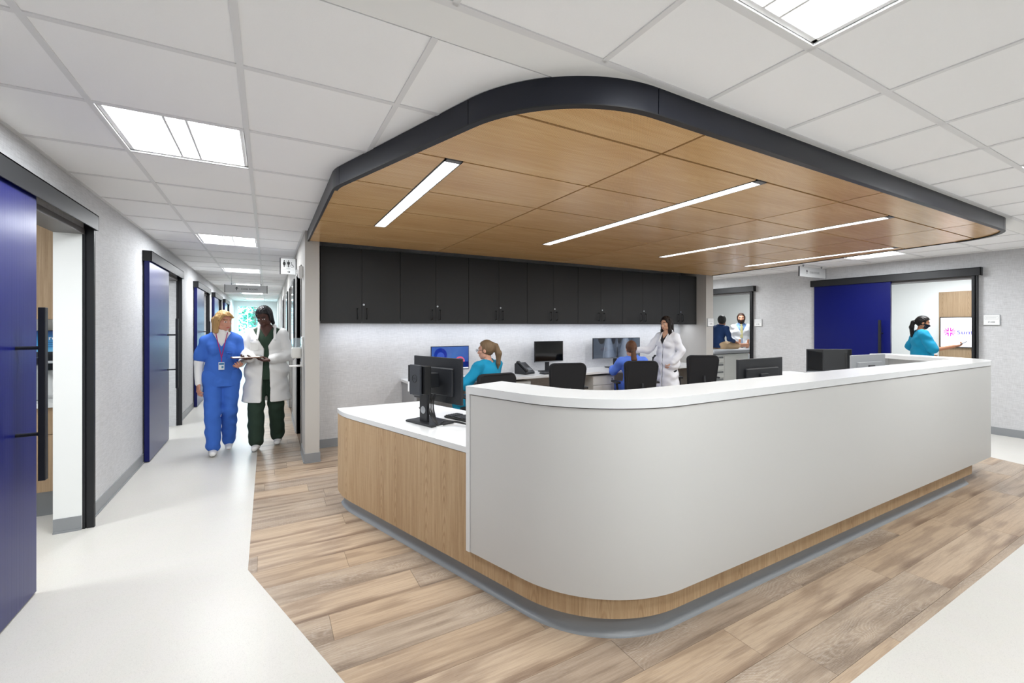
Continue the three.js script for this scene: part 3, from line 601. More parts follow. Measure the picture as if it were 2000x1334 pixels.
// small computer clipped to the back of the stand, as on the low desk
{
  const turn = facing(0.948, 0.317), at = [1.005, 0.77, 2.97];
  const t = monitor('black monitor on the low white desk with a small computer mounted on its back', at, turn, { w: 0.54, h: 0.315, lift: 0.14, stand: 0.085, base: [0.3, 0.2], reach: 0.065 });
  const s = t.getObjectByName('stand');
  part(s, 'cable_hole', plain(new THREE.CylinderGeometry(0.026, 0.026, 0.024, 24).rotateX(Math.PI / 2).translate(0, 0.095, -0.056)), M.metal);
  const pc = thing('mini_computer', 'small black desktop computer clipped behind the monitor on the low desk', 'computer', [at[0] - 0.948 * 0.105, 0.975, at[2] - 0.317 * 0.105], turn);
  part(pc, 'case', lbox(0.2, 0.19, 0.05, 0, 0.105, 0.008, 0.004), M.plasticDark);
  part(pc, 'mount', [lbox(0.115, 0.205, 0.018, -0.01, 0.105, -0.03, 0.004), lbox(0.06, 0.012, 0.07, -0.01, 0.004, 0.0, 0.003)], phys(0x3a3d43, 0.4));
  const ring = part(pc, 'emblem', plain(new THREE.TorusGeometry(0.026, 0.0022, 8, 40).translate(-0.01, 0.115, -0.0395)), M.plasticDark);
  const word = canvasTex(128, 64, (c, w, h) => { c.clearRect(0, 0, w, h); c.fillStyle = '#3a3d43'; c.fillRect(0, 0, w, h); c.fillStyle = '#0b0c0e'; c.font = 'bold 46px sans-serif'; c.textAlign = 'center'; c.textBaseline = 'middle'; c.fillText('DELL', w / 2, h / 2 + 2); });
  part(pc, 'lettering', plain(new THREE.PlaneGeometry(0.036, 0.018).rotateY(Math.PI).translate(-0.01, 0.115, -0.0394)), std(0xffffff, 0.5, { map: word }));
  part(pc, 'label_sticker', lbox(0.02, 0.07, 0.001, 0.086, 0.05, -0.02, 0.0004), std(0xe9e9e9, 0.7));
  // cables from the computer through the stand to the desk grommet
  const c = thing('cable_bundle', 'black cables gathered behind the monitor on the low desk', 'cables', [1.0, 0.772, 2.83]);
  const W = (v, h, u) => [v - 1.0, h - 0.772, -(u - 2.83)], g = [];
  for (let k = 0; k < 7; k++) {
    const a = (k - 3) * 0.006, b = hash(k, 3) * 0.02;
    g.push(tube([W(1.01 + a, 0.97, 2.93 + b), W(0.985 + a, 0.9, 2.92 - b), W(0.985 + a, 0.84, 2.88), W(1.0 + a * 0.6, 0.79, 2.835 + a), W(1.01 + a * 0.4, 0.775, 2.825 + a)], 0.0032, 28, 5));
  }
  for (let k = 0; k < 4; k++) { const a = k * 0.013; g.push(tube([W(1.015, 0.778, 2.83), W(1.05, 0.792 + 0.012 * hash(k, 1), 2.79 + a), W(1.12, 0.785 + 0.02 * hash(k, 2), 2.74 + a * 1.2), W(1.19, 0.78 + 0.012 * hash(k, 5), 2.66 + a), W(1.24, 0.778, 2.54 + a)], 0.003, 30, 5)); }
  for (const q of g) part(c, 'cable', q, M.plasticDark);
  part(c, 'loop', tube([W(0.99, 0.868, 2.94), W(0.955, 0.872, 2.97), W(0.93, 0.876, 3.0), W(0.935, 0.866, 3.0), W(0.965, 0.858, 2.96), W(0.99, 0.862, 2.935)], 0.0022, 40, 5), M.plasticDark);
  part(c, 'grommet', cyl(0.03, 0.03, 0.004, 0.01, 0.001, 0.005, 24), std(0xdddddd, 0.4));
}
// chart-and-portrait window on the first back monitor
const meetTex = canvasTex(512, 300, (c, w, h) => {
  const g = c.createLinearGradient(0, 0, w, h); g.addColorStop(0, '#2b4a8f'); g.addColorStop(0.55, '#3c5a93'); g.addColorStop(1, '#1f3c84'); c.fillStyle = g; c.fillRect(0, 0, w, h);
  c.fillStyle = '#12277c'; c.beginPath(); c.ellipse(120, 105, 88, 92, 0, 0, 7); c.fill(); c.beginPath(); c.ellipse(125, 280, 120, 90, 0, 0, 7); c.fill();
  c.fillStyle = '#33489a'; c.beginPath(); c.ellipse(122, 130, 52, 62, 0, 0, 7); c.fill();
  c.strokeStyle = '#b8546f'; c.lineWidth = 22; c.beginPath(); c.arc(390, 200, 58, 0, 7); c.stroke();
  c.fillStyle = '#0b1a5c'; c.fillRect(430, 205, 82, 95);
  c.fillStyle = '#e8edf5'; c.fillRect(0, 282, w, 18);
});
const xrayTex = canvasTex(1024, 400, (c, w, h) => {
  c.fillStyle = '#2c3440'; c.fillRect(0, 0, w, h);
  const cone = (x, tip, spread, tone) => { const g = c.createLinearGradient(x - spread, 0, x + spread, 0); g.addColorStop(0, '#2c3440'); g.addColorStop(0.5, tone); g.addColorStop(1, '#333d4b'); c.fillStyle = g; c.beginPath(); c.moveTo(x - tip, 0); c.lineTo(x + tip, 0); c.lineTo(x + spread, h); c.lineTo(x - spread, h); c.fill(); };
  cone(320, 50, 150, '#66707f'); cone(700, 60, 170, '#687281');
  c.fillStyle = '#0c0f14'; for (const [x, r] of [[170, 70], [430, 40], [560, 48]]) { c.beginPath(); c.ellipse(x, 0, r, 110, 0, 0, 7); c.fill(); }
  c.fillStyle = '#11151b'; c.fillRect(490, 180, 34, 220); c.fillStyle = '#39424f'; c.fillRect(860, 0, 164, h);
  c.strokeStyle = 'rgba(190,200,215,0.35)'; c.lineWidth = 6; for (const x of [250, 520, 800]) { c.beginPath(); c.moveTo(x, 0); c.lineTo(x - 40, h); c.stroke(); }
});
monitor('monitor showing a portrait and a ring on the back worktop beside the teal-clad worker', [2.1, 0.768, 5.42], 0, { w: 0.53, h: 0.315, lift: 0.1, screen: screenMat(meetTex, 0.55) });
monitor('dark square-ish monitor standing alone between the phone and an empty chair', [3.66, 0.768, 5.42], 0, { w: 0.51, h: 0.31, lift: 0.145 });
monitor('wide monitor showing grey scan images in front of the blue-clad worker', [5.02, 0.768, 5.44], 0, { w: 1.02, h: 0.335, lift: 0.15, screen: screenMat(xrayTex, 0.6), base: [0.36, 0.2] });
monitor('monitor seen from behind over the counter near its middle', [3.36, 0.77, 2.05], Math.PI, { w: 0.58, h: 0.33, lift: 0.095 });
monitor('pale grey monitor back over the counter next to the glossy black screen', [5.15, 0.77, 2.06], Math.PI - 0.06, { w: 0.6, h: 0.3, lift: 0.095, back: phys(0x9a9da0, 0.4) });
monitor('glossy black screen facing the counter in front of the wide blue door', [6.4, 0.77, 2.97], facing(-0.55, -0.835), { w: 0.56, h: 0.3, lift: 0.075 });

function keyboard(label, at, turn) {
  const t = thing('keyboard', label, 'keyboard', at, turn, 'computer keyboards');
  part(t, 'case', lbox(0.44, 0.014, 0.13, 0, 0.008, 0, 0.004), M.plasticDark);
  const k = []; for (let r = 0; r < 5; r++) for (let i = 0; i < 18; i++) if (!(i === 14 || (r === 4 && i > 3 && i < 8))) k.push(lbox(0.019, 0.006, 0.018, -0.204 + i * 0.024, 0.017, -0.046 + r * 0.023, 0.001, 1));
  k.push(lbox(0.11, 0.006, 0.018, -0.07, 0.017, 0.046, 0.001, 1));
  const m = part(t, 'keys', k, phys(0x33363b, 0.5)); m.userData.kind = 'stuff'; return t;
}
keyboard('black keyboard on the low white desk beside the transaction counter', [1.27, 0.77, 2.88], facing(0.948, 0.317));
keyboard('black keyboard in front of the dark monitor beside the phone', [3.6, 0.768, 5.2], 0.06);
keyboard('black keyboard in front of the monitor with the portrait', [2.15, 0.768, 5.2], 0);
{
  const m = thing('computer_mouse', 'black mouse at the edge of the worktop by the empty chair', 'mouse', [3.98, 0.768, 5.22]);
  const g = new THREE.SphereGeometry(0.05, 24, 16); g.scale(0.62, 0.42, 1); g.translate(0, 0.012, 0);
  part(m, 'shell', plain(g), M.plastic); part(m, 'wheel', plain(new THREE.TorusGeometry(0.008, 0.004, 8, 16).rotateY(Math.PI / 2).translate(0, 0.031, 0.02)), M.silver);
}
function deskPhone(label, at, turn) {
  const t = thing('desk_phone', label, 'telephone', at, turn, 'desk phones on the back worktop');
  const s = new THREE.Shape(); s.moveTo(0, 0); s.lineTo(0.2, 0); s.lineTo(0.2, 0.025); s.lineTo(0.03, 0.15); s.lineTo(0, 0.14); s.closePath();
  part(t, 'body', plain(new THREE.ExtrudeGeometry(s, { depth: 0.2, bevelSize: 0.003, bevelThickness: 0.003, bevelSegments: 2 }).rotateY(-Math.PI / 2).translate(0.1, 0.003, -0.1)), M.plastic);
  const slope = Math.atan2(0.125, 0.17), place = (g) => plain(g.rotateX(-Math.PI / 2 + (Math.PI / 2 - (Math.PI / 2 - slope))).translate(0, 0, 0));
  const put = (g, x, d) => { g.rotateX(slope); g.translate(x, 0.0275 + (0.2 - d) * Math.tan(slope) * 0.86 + 0.008, -0.1 + d); return plain(g); };
  part(t, 'display', put(new THREE.BoxGeometry(0.09, 0.004, 0.05), 0.04, 0.07), phys(0x4c6b9c, 0.15));
  const k = []; for (let r = 0; r < 4; r++) for (let i = 0; i < 4; i++) k.push(put(new RoundedBoxGeometry(0.016, 0.007, 0.011, 1, 0.002), 0.008 + i * 0.021, 0.115 + r * 0.018));
  const km = part(t, 'keys', k, phys(0x9aa0a6, 0.4)); km.userData.kind = 'stuff';
  part(t, 'handset', [put(new RoundedBoxGeometry(0.045, 0.022, 0.2, 3, 0.008).translate(0, 0.024, 0), -0.065, 0.1), put(new RoundedBoxGeometry(0.05, 0.036, 0.055, 3, 0.01).translate(0, 0.014, 0), -0.065, 0.03), put(new RoundedBoxGeometry(0.05, 0.036, 0.055, 3, 0.01).translate(0, 0.014, 0), -0.065, 0.17)], M.plasticDark);
  return t;
}
deskPhone('black desk phone on the worktop beside the teal-clad worker', [3.2, 0.768, 5.36], 0.35);
deskPhone('black desk phone on the worktop behind the outstretched lab coat sleeve', [5.93, 0.768, 5.36], 0.35);

// office chairs
const chairBack = (() => {
  const s = new THREE.Shape(), w0 = 0.2, w1 = 0.235, h = 0.52;
  s.moveTo(-w0, 0.03); s.quadraticCurveTo(-w0, 0, -w0 + 0.03, 0); s.lineTo(w0 - 0.03, 0); s.quadraticCurveTo(w0, 0, w0, 0.03); s.lineTo(w1, h - 0.07); s.quadraticCurveTo(w1, h, w1 - 0.07, h); s.lineTo(-w1 + 0.07, h); s.quadraticCurveTo(-w1, h, -w1, h - 0.07); s.closePath();
  const g = new THREE.ExtrudeGeometry(s, { depth: 0.035, bevelSize: 0.012, bevelThickness: 0.012, bevelSegments: 3, curveSegments: 8, steps: 1 });
  const n = plain(g), p = n.attributes.position;
  for (let i = 0; i < p.count; i++) { const x = p.getX(i), y = p.getY(i), z = p.getZ(i); p.setZ(i, z + 0.9 * x * x - 0.12 * y - 0.06 * Math.sin(y * 6)); }
  n.computeVertexNormals(); return n;
})();
function officeChair(label, at, turn, backTop = 0.95) {
  const t = thing('office_chair', label, 'chair', at, turn, 'black office chairs at the back worktop');
  part(t, 'seat', [plain(new RoundedBoxGeometry(0.5, 0.07, 0.48, 4, 0.032).translate(0, 0.45, 0.02))], M.fabricBlack);
  part(t, 'backrest', chairBack.clone().translate(0, backTop - 0.52, -0.2), M.fabricBlack);
  part(t, 'back_support', tube([[0, 0.41, -0.05], [0, 0.42, -0.22], [0, backTop - 0.42, -0.27], [0, backTop - 0.3, -0.26]], 0.022, 20, 8), M.plastic);
  for (const s of [-1, 1]) part(t, 'armrest', [rod([s * 0.27, 0.44, -0.02], [s * 0.29, 0.62, -0.02], 0.016), lbox(0.07, 0.03, 0.24, s * 0.29, 0.635, 0.02, 0.012, 3), rod([s * 0.14, 0.41, -0.02], [s * 0.275, 0.44, -0.02], 0.014)], M.plastic);
  part(t, 'column', [cyl(0.028, 0.028, 0.3, 0, 0.26, 0), lbox(0.2, 0.035, 0.2, 0, 0.405, 0, 0.01)], M.plasticDark);
  const b = part(t, 'base', [0, 1, 2, 3, 4].map((k) => { const a = k * Math.PI * 0.4; return rod([0, 0.11, 0], [0.3 * Math.sin(a), 0.075, 0.3 * Math.cos(a)], 0.02); }), M.plasticDark);
  for (let k = 0; k < 5; k++) { const a = k * Math.PI * 0.4; part(b, 'caster', plain(new THREE.CylinderGeometry(0.03, 0.03, 0.045, 16).rotateZ(Math.PI / 2).rotateY(a).translate(0.3 * Math.sin(a), 0.03, 0.3 * Math.cos(a))), M.plasticDark); }
  return t;
}
officeChair('black office chair occupied by the worker with a ponytail and teal scrubs', [2.26, 0, 4.62], Math.PI + 0.05, 0.9);
officeChair('empty black office chair between the two seated workers', [3.4, 0, 4.72], Math.PI - 0.3, 0.965);
officeChair('black office chair occupied by the worker in blue scrubs', [4.68, 0, 4.69], facing(0.4, 0.916), 0.945);
officeChair('black office chair beside the standing woman, close to the grey partition end', [5.98, 0, 4.66], Math.PI - 0.5, 0.985);

// ---------------------------------------------------------------- signs
const ink = '#17181a';
function signTex(w, h, draw, bg = '#c9cac9') { return canvasTex(w, h, (c) => { c.fillStyle = bg; c.fillRect(0, 0, w, h); c.fillStyle = ink; c.strokeStyle = ink; c.textBaseline = 'middle'; draw(c, w, h); }); }
const arrow = (c, x, y, s, a) => { c.save(); c.translate(x, y); c.rotate(a); c.lineWidth = s * 0.2; c.beginPath(); c.moveTo(0, s * 0.5); c.lineTo(0, -s * 0.4); c.moveTo(-s * 0.36, -s * 0.04); c.lineTo(0, -s * 0.42); c.lineTo(s * 0.36, -s * 0.04); c.stroke(); c.restore(); };
function plate(t, name, w, h, tex, x, y, z, back) {        // printed face on a thin board
  const b = part(t, name, lbox(w, h, 0.012, x, y, z, 0.001), back);
  part(b, 'printed_face', plain(new THREE.PlaneGeometry(w - 0.004, h - 0.004).translate(x, y, z + 0.0066)), std(0xffffff, 0.45, { map: tex })); return b;
}
function hangingSign(label, v, h, u, w, ht) {
  const t = thing('hanging_sign', label, 'sign', [v, h, u]);
  const grey = std(0xc6c7c6, 0.4);
  plate(t, 'board', w, ht, signTex(1024, Math.round(1024 * ht / w), (c, W, H) => { arrow(c, W * 0.27, H * 0.5, H * 0.42, 0); c.font = Math.round(H * 0.3) + 'px sans-serif'; c.textAlign = 'left'; c.fillText('EXAM ROOMS', W * 0.375, H * 0.52); }, '#c6c7c7'), 0, ht / 2, 0, grey);
  for (const s of [-1, 1]) { part(t, 'end_cap', lbox(0.01, ht + 0.004, 0.016, s * (w / 2 + 0.004), ht / 2, 0, 0.001), M.black); part(t, 'hanger', [rod([s * w * 0.35, ht, 0], [s * w * 0.35, CEIL - h, 0], 0.003, 6), cyl(0.008, 0.014, 0.03, s * w * 0.35, ht + 0.014, 0, 10)], M.silver); }
}
hangingSign('grey hanging sign reading EXAM ROOMS with an arrow over the corridor', -0.32, 2.03, 9.0, 0.63, 0.135);
hangingSign('grey hanging sign reading EXAM ROOMS near the wide blue door', 7.87, 2.25, 3.9, 0.8, 0.16);
{
  const t = thing('restroom_sign', 'white restroom sign with figures and an arrow projecting from the grey partition', 'sign', [0.245, 2.14, 6.6]);
  const tex = signTex(400, 440, (c, W, H) => {
    const person = (x, skirt) => { c.beginPath(); c.arc(x, 62, 17, 0, 7); c.fill(); if (skirt) { c.beginPath(); c.moveTo(x - 22, 84); c.lineTo(x + 22, 84); c.lineTo(x + 42, 150); c.lineTo(x + 28, 156); c.lineTo(x + 36, 190); c.lineTo(x - 36, 190); c.lineTo(x - 28, 156); c.lineTo(x - 42, 150); c.fill(); c.fillRect(x - 18, 190, 16, 50); c.fillRect(x + 2, 190, 16, 50); } else { c.fillRect(x - 26, 84, 52, 84); c.fillRect(x - 40, 88, 13, 72); c.fillRect(x + 27, 88, 13, 72); c.fillRect(x - 22, 160, 20, 82); c.fillRect(x + 2, 160, 20, 82); } };
    person(95, true); c.fillRect(152, 50, 4, 190); person(210, false);
    c.lineWidth = 9; c.beginPath(); c.arc(300, 200, 38, -1.2, 3.9); c.stroke(); c.beginPath(); c.arc(290, 112, 13, 0, 7); c.fill(); c.beginPath(); c.moveTo(291, 128); c.lineTo(296, 182); c.lineTo(330, 184); c.lineTo(350, 230); c.lineTo(366, 224); c.moveTo(293, 150); c.lineTo(325, 150); c.stroke();
    c.font = '40px sans-serif'; c.textAlign = 'center'; c.fillText('TOILET', 200, 278); c.fillRect(40, 312, 320, 3); arrow(c, 210, 376, 82, Math.PI / 2);
  }, '#d4d5d5');
  plate(t, 'board', 0.18, 0.21, tex, 0, 0.105, 0, std(0xd4d5d5, 0.4));
  for (const s of [-1, 1]) part(t, 'edge_bar', lbox(0.01, 0.218, 0.02, s * 0.095, 0.107, 0, 0.001), M.black);
}
const roomSignTex = (num) => signTex(256, 160, (c, W, H) => { c.strokeStyle = '#9b9d9f'; c.lineWidth = 3; c.strokeRect(22, 24, W - 44, 44); c.fillStyle = '#a4a6a8'; for (let x = 40; x < W - 50; x += 13) c.fillRect(x, 42, 8, 8); c.fillStyle = '#6f7276'; c.font = 'bold 36px sans-serif'; c.textAlign = 'center'; c.fillText(num, W / 2, 116); }, '#eceded');
function roomSign(label, v, h, u, turn, w, ht, num) {
  const t = thing('room_sign', label, 'sign', [v, h, u], turn, 'white room number signs');
  part(t, 'backing', lbox(w + 0.006, ht + 0.006, 0.006, 0, ht / 2, 0.003, 0.001), M.silver);
  plate(t, 'board', w, ht, roomSignTex(num), 0, ht / 2, 0.012, std(0xeceded, 0.5));
}
roomSign('white room number sign beside the doorway with the wall screen', WR, 1.46, 1.99, -Math.PI / 2, 0.15, 0.135, 'C1-088');
roomSign('white room number sign beside the doorway with the exam table', WR, 1.445, 5.19, -Math.PI / 2, 0.15, 0.135, 'C1-086');
roomSign('white room number sign on the grey partition end behind the station', 6.87, 1.445, 5.083, 0, 0.15, 0.135, 'C1-074');
{
  const t = thing('fire_strobe', 'small white fire alarm strobe with red letters high on the partition beside the corridor', 'fire alarm', [HV0, 1.98, 5.4], -Math.PI / 2);
  part(t, 'housing', lbox(0.11, 0.13, 0.045, 0, 0.065, 0.023, 0.01, 3), std(0xe9e7e4, 0.5));
  part(t, 'lens', lbox(0.03, 0.05, 0.03, -0.02, 0.07, 0.055, 0.008, 3), phys(0xffffff, 0.08, { transmission: 0.6, thickness: 0 }));
  const tex = canvasTex(64, 256, (c) => { c.fillStyle = '#e9e7e4'; c.fillRect(0, 0, 64, 256); c.fillStyle = '#c33a2a'; c.font = 'bold 52px sans-serif'; c.textAlign = 'center'; 'FIRE'.split('').forEach((q, i) => c.fillText(q, 32, 58 + i * 60)); });
  part(t, 'lettering', plain(new THREE.PlaneGeometry(0.028, 0.11).translate(0.032, 0.065, 0.0462)), std(0xffffff, 0.5, { map: tex }));
}
{
  const t = thing('sanitizer_dispenser', 'white hand sanitizer dispenser with clear top and drip tray on the corridor partition', 'dispenser', [HV0, 1.0, 5.34], -Math.PI / 2);
  part(t, 'back_plate', lbox(0.13, 0.33, 0.02, 0, 0.165, 0.01, 0.008, 3), std(0xe4e4e2, 0.4));
  part(t, 'body', lbox(0.115, 0.12, 0.1, 0, 0.155, 0.07, 0.02, 4), std(0xdad9d4, 0.45));
  part(t, 'clear_cover', lbox(0.115, 0.1, 0.095, 0, 0.265, 0.068, 0.015, 4), phys(0xf4fbff, 0.05, { transmission: 0.85, thickness: 0 }));
  part(t, 'drip_tray', [lbox(0.11, 0.012, 0.12, 0, 0.01, 0.08, 0.005, 3), lbox(0.05, 0.05, 0.012, 0, 0.03, 0.024, 0.004)], std(0xe7e6e3, 0.4));
}
{
  const t = thing('light_switch', 'white switch plate on the wall behind the standing woman', 'switch', [6.58, 1.2, 5.638], 0);
  part(t, 'plate', lbox(0.09, 0.13, 0.008, 0, 0.065, 0.004, 0.003), std(0xf1f1ef, 0.4));
  part(t, 'rocker', lbox(0.035, 0.065, 0.006, 0, 0.065, 0.009, 0.002), std(0xfafaf8, 0.35));
}
// black framed glass notice panels far along the partition
for (const [u, h0, h1, lab] of [[7.2, 1.12, 2.12, 'nearer of two tall black framed panels on the corridor partition'], [9.5, 1.1, 2.1, 'farther of two tall black framed panels on the corridor partition']]) {
  const t = thing('notice_panel', lab, 'notice panel', [HV0, h0, u], -Math.PI / 2);
  part(t, 'frame', [lbox(0.5, h1 - h0, 0.02, 0, (h1 - h0) / 2, 0.012, 0.003)], M.black);
  part(t, 'glass', lbox(0.44, h1 - h0 - 0.06, 0.004, 0, (h1 - h0) / 2, 0.024, 0.001), phys(0x243038, 0.08));
}

// ---------------------------------------------------------------- supply room behind the nearest door
{
  const wall = 5.098, a = -2.6, b = WL - 0.16;
  const up = thing('upper_cabinet', 'oak upper cabinet inside the nearest doorway', 'cabinet', [(a + b) / 2, 1.5, wall - 0.15]);
  wpart(up, 'body', box(a, 1.5, wall - 0.29, b, 2.3, wall), M.oakDoor);
  for (let k = 0; k < 3; k++) wpart(up, 'door', rbox(a + k * 0.43 + 0.002, 1.5, wall - 0.31, Math.min(b, a + k * 0.43 + 0.428), 2.298, wall - 0.29, 0.0015), M.oakDoor);
  const bs = thing('base_cabinet', 'oak base cabinet with white top inside the nearest doorway', 'cabinet', [(a + b) / 2, 0, wall - 0.27]);
  wpart(bs, 'body', box(a, 0.2, wall - 0.5, b, 0.83, wall), M.oakDoor);
  for (let k = 0; k < 3; k++) { wpart(bs, 'drawer', rbox(a + k * 0.43 + 0.002, 0.63, wall - 0.52, Math.min(b, a + k * 0.43 + 0.428), 0.828, wall - 0.5, 0.0015), M.oakDoor); wpart(bs, 'door', rbox(a + k * 0.43 + 0.002, 0.2, wall - 0.52, Math.min(b, a + k * 0.43 + 0.428), 0.626, wall - 0.5, 0.0015), M.oakDoor); }
  wpart(bs, 'toe_kick', box(a, 0, wall - 0.44, b, 0.2, wall - 0.02), M.base);
  wpart(bs, 'top', rbox(a, 0.832, wall - 0.54, b, 0.868, wall, 0.003), M.white);
  const g = thing('glove_dispenser', 'black dispenser with a blue label on the wall inside the nearest doorway', 'dispenser', [-1.545, 1.08, wall - 0.002]);
  part(g, 'case', lbox(0.2, 0.33, 0.1, 0, 0.165, 0.05, 0.012, 3), phys(0x20242b, 0.35));
  const tex = canvasTex(256, 256, (c) => { const q = c.createLinearGradient(0, 0, 0, 256); q.addColorStop(0, '#1b4f9a'); q.addColorStop(0.3, '#2f86c8'); q.addColorStop(0.75, '#3f9fdc'); q.addColorStop(1, '#7cc6ee'); c.fillStyle = q; c.fillRect(0, 0, 256, 256); c.fillStyle = '#fff'; c.font = 'bold 62px sans-serif'; c.fillText('Purell', 20, 110); c.fillStyle = '#1f5f9e'; for (const y of [140, 165, 190]) c.fillRect(30, y, 180, 8); });
  part(g, 'printed_label', plain(new THREE.PlaneGeometry(0.19, 0.17).translate(0, 0.24, 0.1012)), std(0xffffff, 0.4, { map: tex }));
  part(g, 'spout', lbox(0.06, 0.02, 0.04, 0.0, 0.07, 0.115, 0.006), std(0xd9dde0, 0.4));
  const s = thing('specimen_canister', 'clear canister with a black lid and lettering on the counter inside the nearest doorway', 'canister', [-1.62, 0.868, wall - 0.3]);
  part(s, 'jar', lathe([[0, 0], [0.085, 0], [0.09, 0.01], [0.09, 0.26], [0.082, 0.28], [0.06, 0.28]]), phys(0xe3e7e6, 0.15, { transmission: 0.25, thickness: 0 }));
  part(s, 'lid', [cyl(0.1, 0.1, 0.05, 0, 0.305, 0, 32), lbox(0.05, 0.04, 0.05, 0, 0.34, 0, 0.008)], M.black);
  const ltex = canvasTex(96, 320, (c) => { c.fillStyle = '#e3e7e6'; c.fillRect(0, 0, 96, 320); c.fillStyle = ink; c.translate(48, 160); c.rotate(Math.PI / 2); c.font = 'bold 50px sans-serif'; c.textAlign = 'center'; c.textBaseline = 'middle'; c.fillText('llogeeuds', 0, 0); });
  part(s, 'lettering', plain(new THREE.CylinderGeometry(0.0915, 0.0915, 0.2, 12, 1, true, 0.15, 0.6).translate(0, 0.14, 0)), std(0xffffff, 0.5, { map: ltex }));
  const pad = thing('paper_stack', 'small grey pad lying on the counter inside the nearest doorway', 'paper pad', [-1.85, 0.868, wall - 0.28]);
  part(pad, 'sheets', lbox(0.2, 0.05, 0.24, 0, 0.025, 0, 0.003), std(0x8f9294, 0.7)); part(pad, 'cover', lbox(0.2, 0.004, 0.24, 0, 0.052, 0, 0.001), std(0x6f7478, 0.6));
}

// ---------------------------------------------------------------- screen room
{
  const t = thing('oak_wall_panel', 'tall oak wall panel behind the wall screen', 'wall panel', [10.83, 0.05, 2.6]);
  wpart(t, 'board', box(10.828, 0.05, 1.9, 10.848, 2.07, 3.22), M.oakDoor);
  wpart(t, 'rail', box(10.82, 0.05, 1.9, 10.828, 0.09, 3.22), M.black);
  const s = thing('wall_screen', 'wall-mounted screen with a pink emblem on a white page', 'screen', [10.81, 1.06, 2.7], -Math.PI / 2);
  part(s, 'bezel', lbox(1.0, 0.55, 0.03, 0, 0.275, 0, 0.004), M.black);
  const tex = canvasTex(1024, 560, (c, W, H) => {
    c.fillStyle = '#f7f8fc'; c.fillRect(0, 0, W, H); const cx = 125, cy = 275;
    c.lineWidth = 15; for (const [sx, sy, q] of [[-1, -1, '#c8168e'], [1, -1, '#c2188f'], [-1, 1, '#b81a98'], [1, 1, '#a620a4']]) { c.strokeStyle = q; c.beginPath(); c.moveTo(cx + sx * 84, cy + sy * 17); c.lineTo(cx + sx * 17, cy + sy * 17); c.lineTo(cx + sx * 17, cy + sy * 84); c.moveTo(cx + sx * 17, cy + sy * 17); c.lineTo(cx + sx * 62, cy + sy * 62); c.stroke(); }
    c.fillStyle = '#5a55c8'; c.font = 'bold 104px sans-serif'; c.textBaseline = 'middle'; c.fillText('Summ', 228, 282);
    c.fillStyle = '#b9bccb'; c.fillRect(210, 455, 60, 6);
  });
  part(s, 'screen_face', plain(new THREE.PlaneGeometry(0.97, 0.52).translate(0, 0.275, 0.0158)), screenMat(tex, 0.95));
}
// ---------------------------------------------------------------- exam room
{
  const t = thing('exam_table', 'white exam table with a grey padded top and drawers', 'exam table', [9.45, 0, 6.72]);
  wpart(t, 'base', [rbox(8.75, 0.06, 6.4, 10.05, 0.8, 7.05, 0.01), box(8.8, 0, 6.45, 10.0, 0.06, 7.0)], std(0xe6e6e3, 0.5));
  for (let k = 0; k < 4; k++) { const d = wpart(t, 'drawer', rbox(8.77, 0.12 + k * 0.165, 6.385, 9.12, 0.27 + k * 0.165, 6.4, 0.004), std(0xe9e9e6, 0.45)); part(d, 'handle', lbox(0.3, 0.035, 0.02, 8.93 - 9.45, 0.235 + k * 0.165, 6.72 - 6.38, 0.004), std(0x77797c, 0.4)); }
  wpart(t, 'side_panel', rbox(9.15, 0.1, 6.39, 10.03, 0.76, 6.4, 0.003), std(0xe2e2df, 0.5));
  wpart(t, 'cushion', rbox(8.66, 0.82, 6.3, 10.2, 0.9, 7.12, 0.035, 4), std(0xa3a5ab, 0.6));
  wpart(t, 'platform', box(8.72, 0.8, 6.38, 10.12, 0.822, 7.06), std(0x4a4c50, 0.5));
  wpart(t, 'paper_cover', rbox(8.95, 0.9, 6.34, 10.19, 0.904, 7.08, 0.001), std(0xeef0f2, 0.8));
}
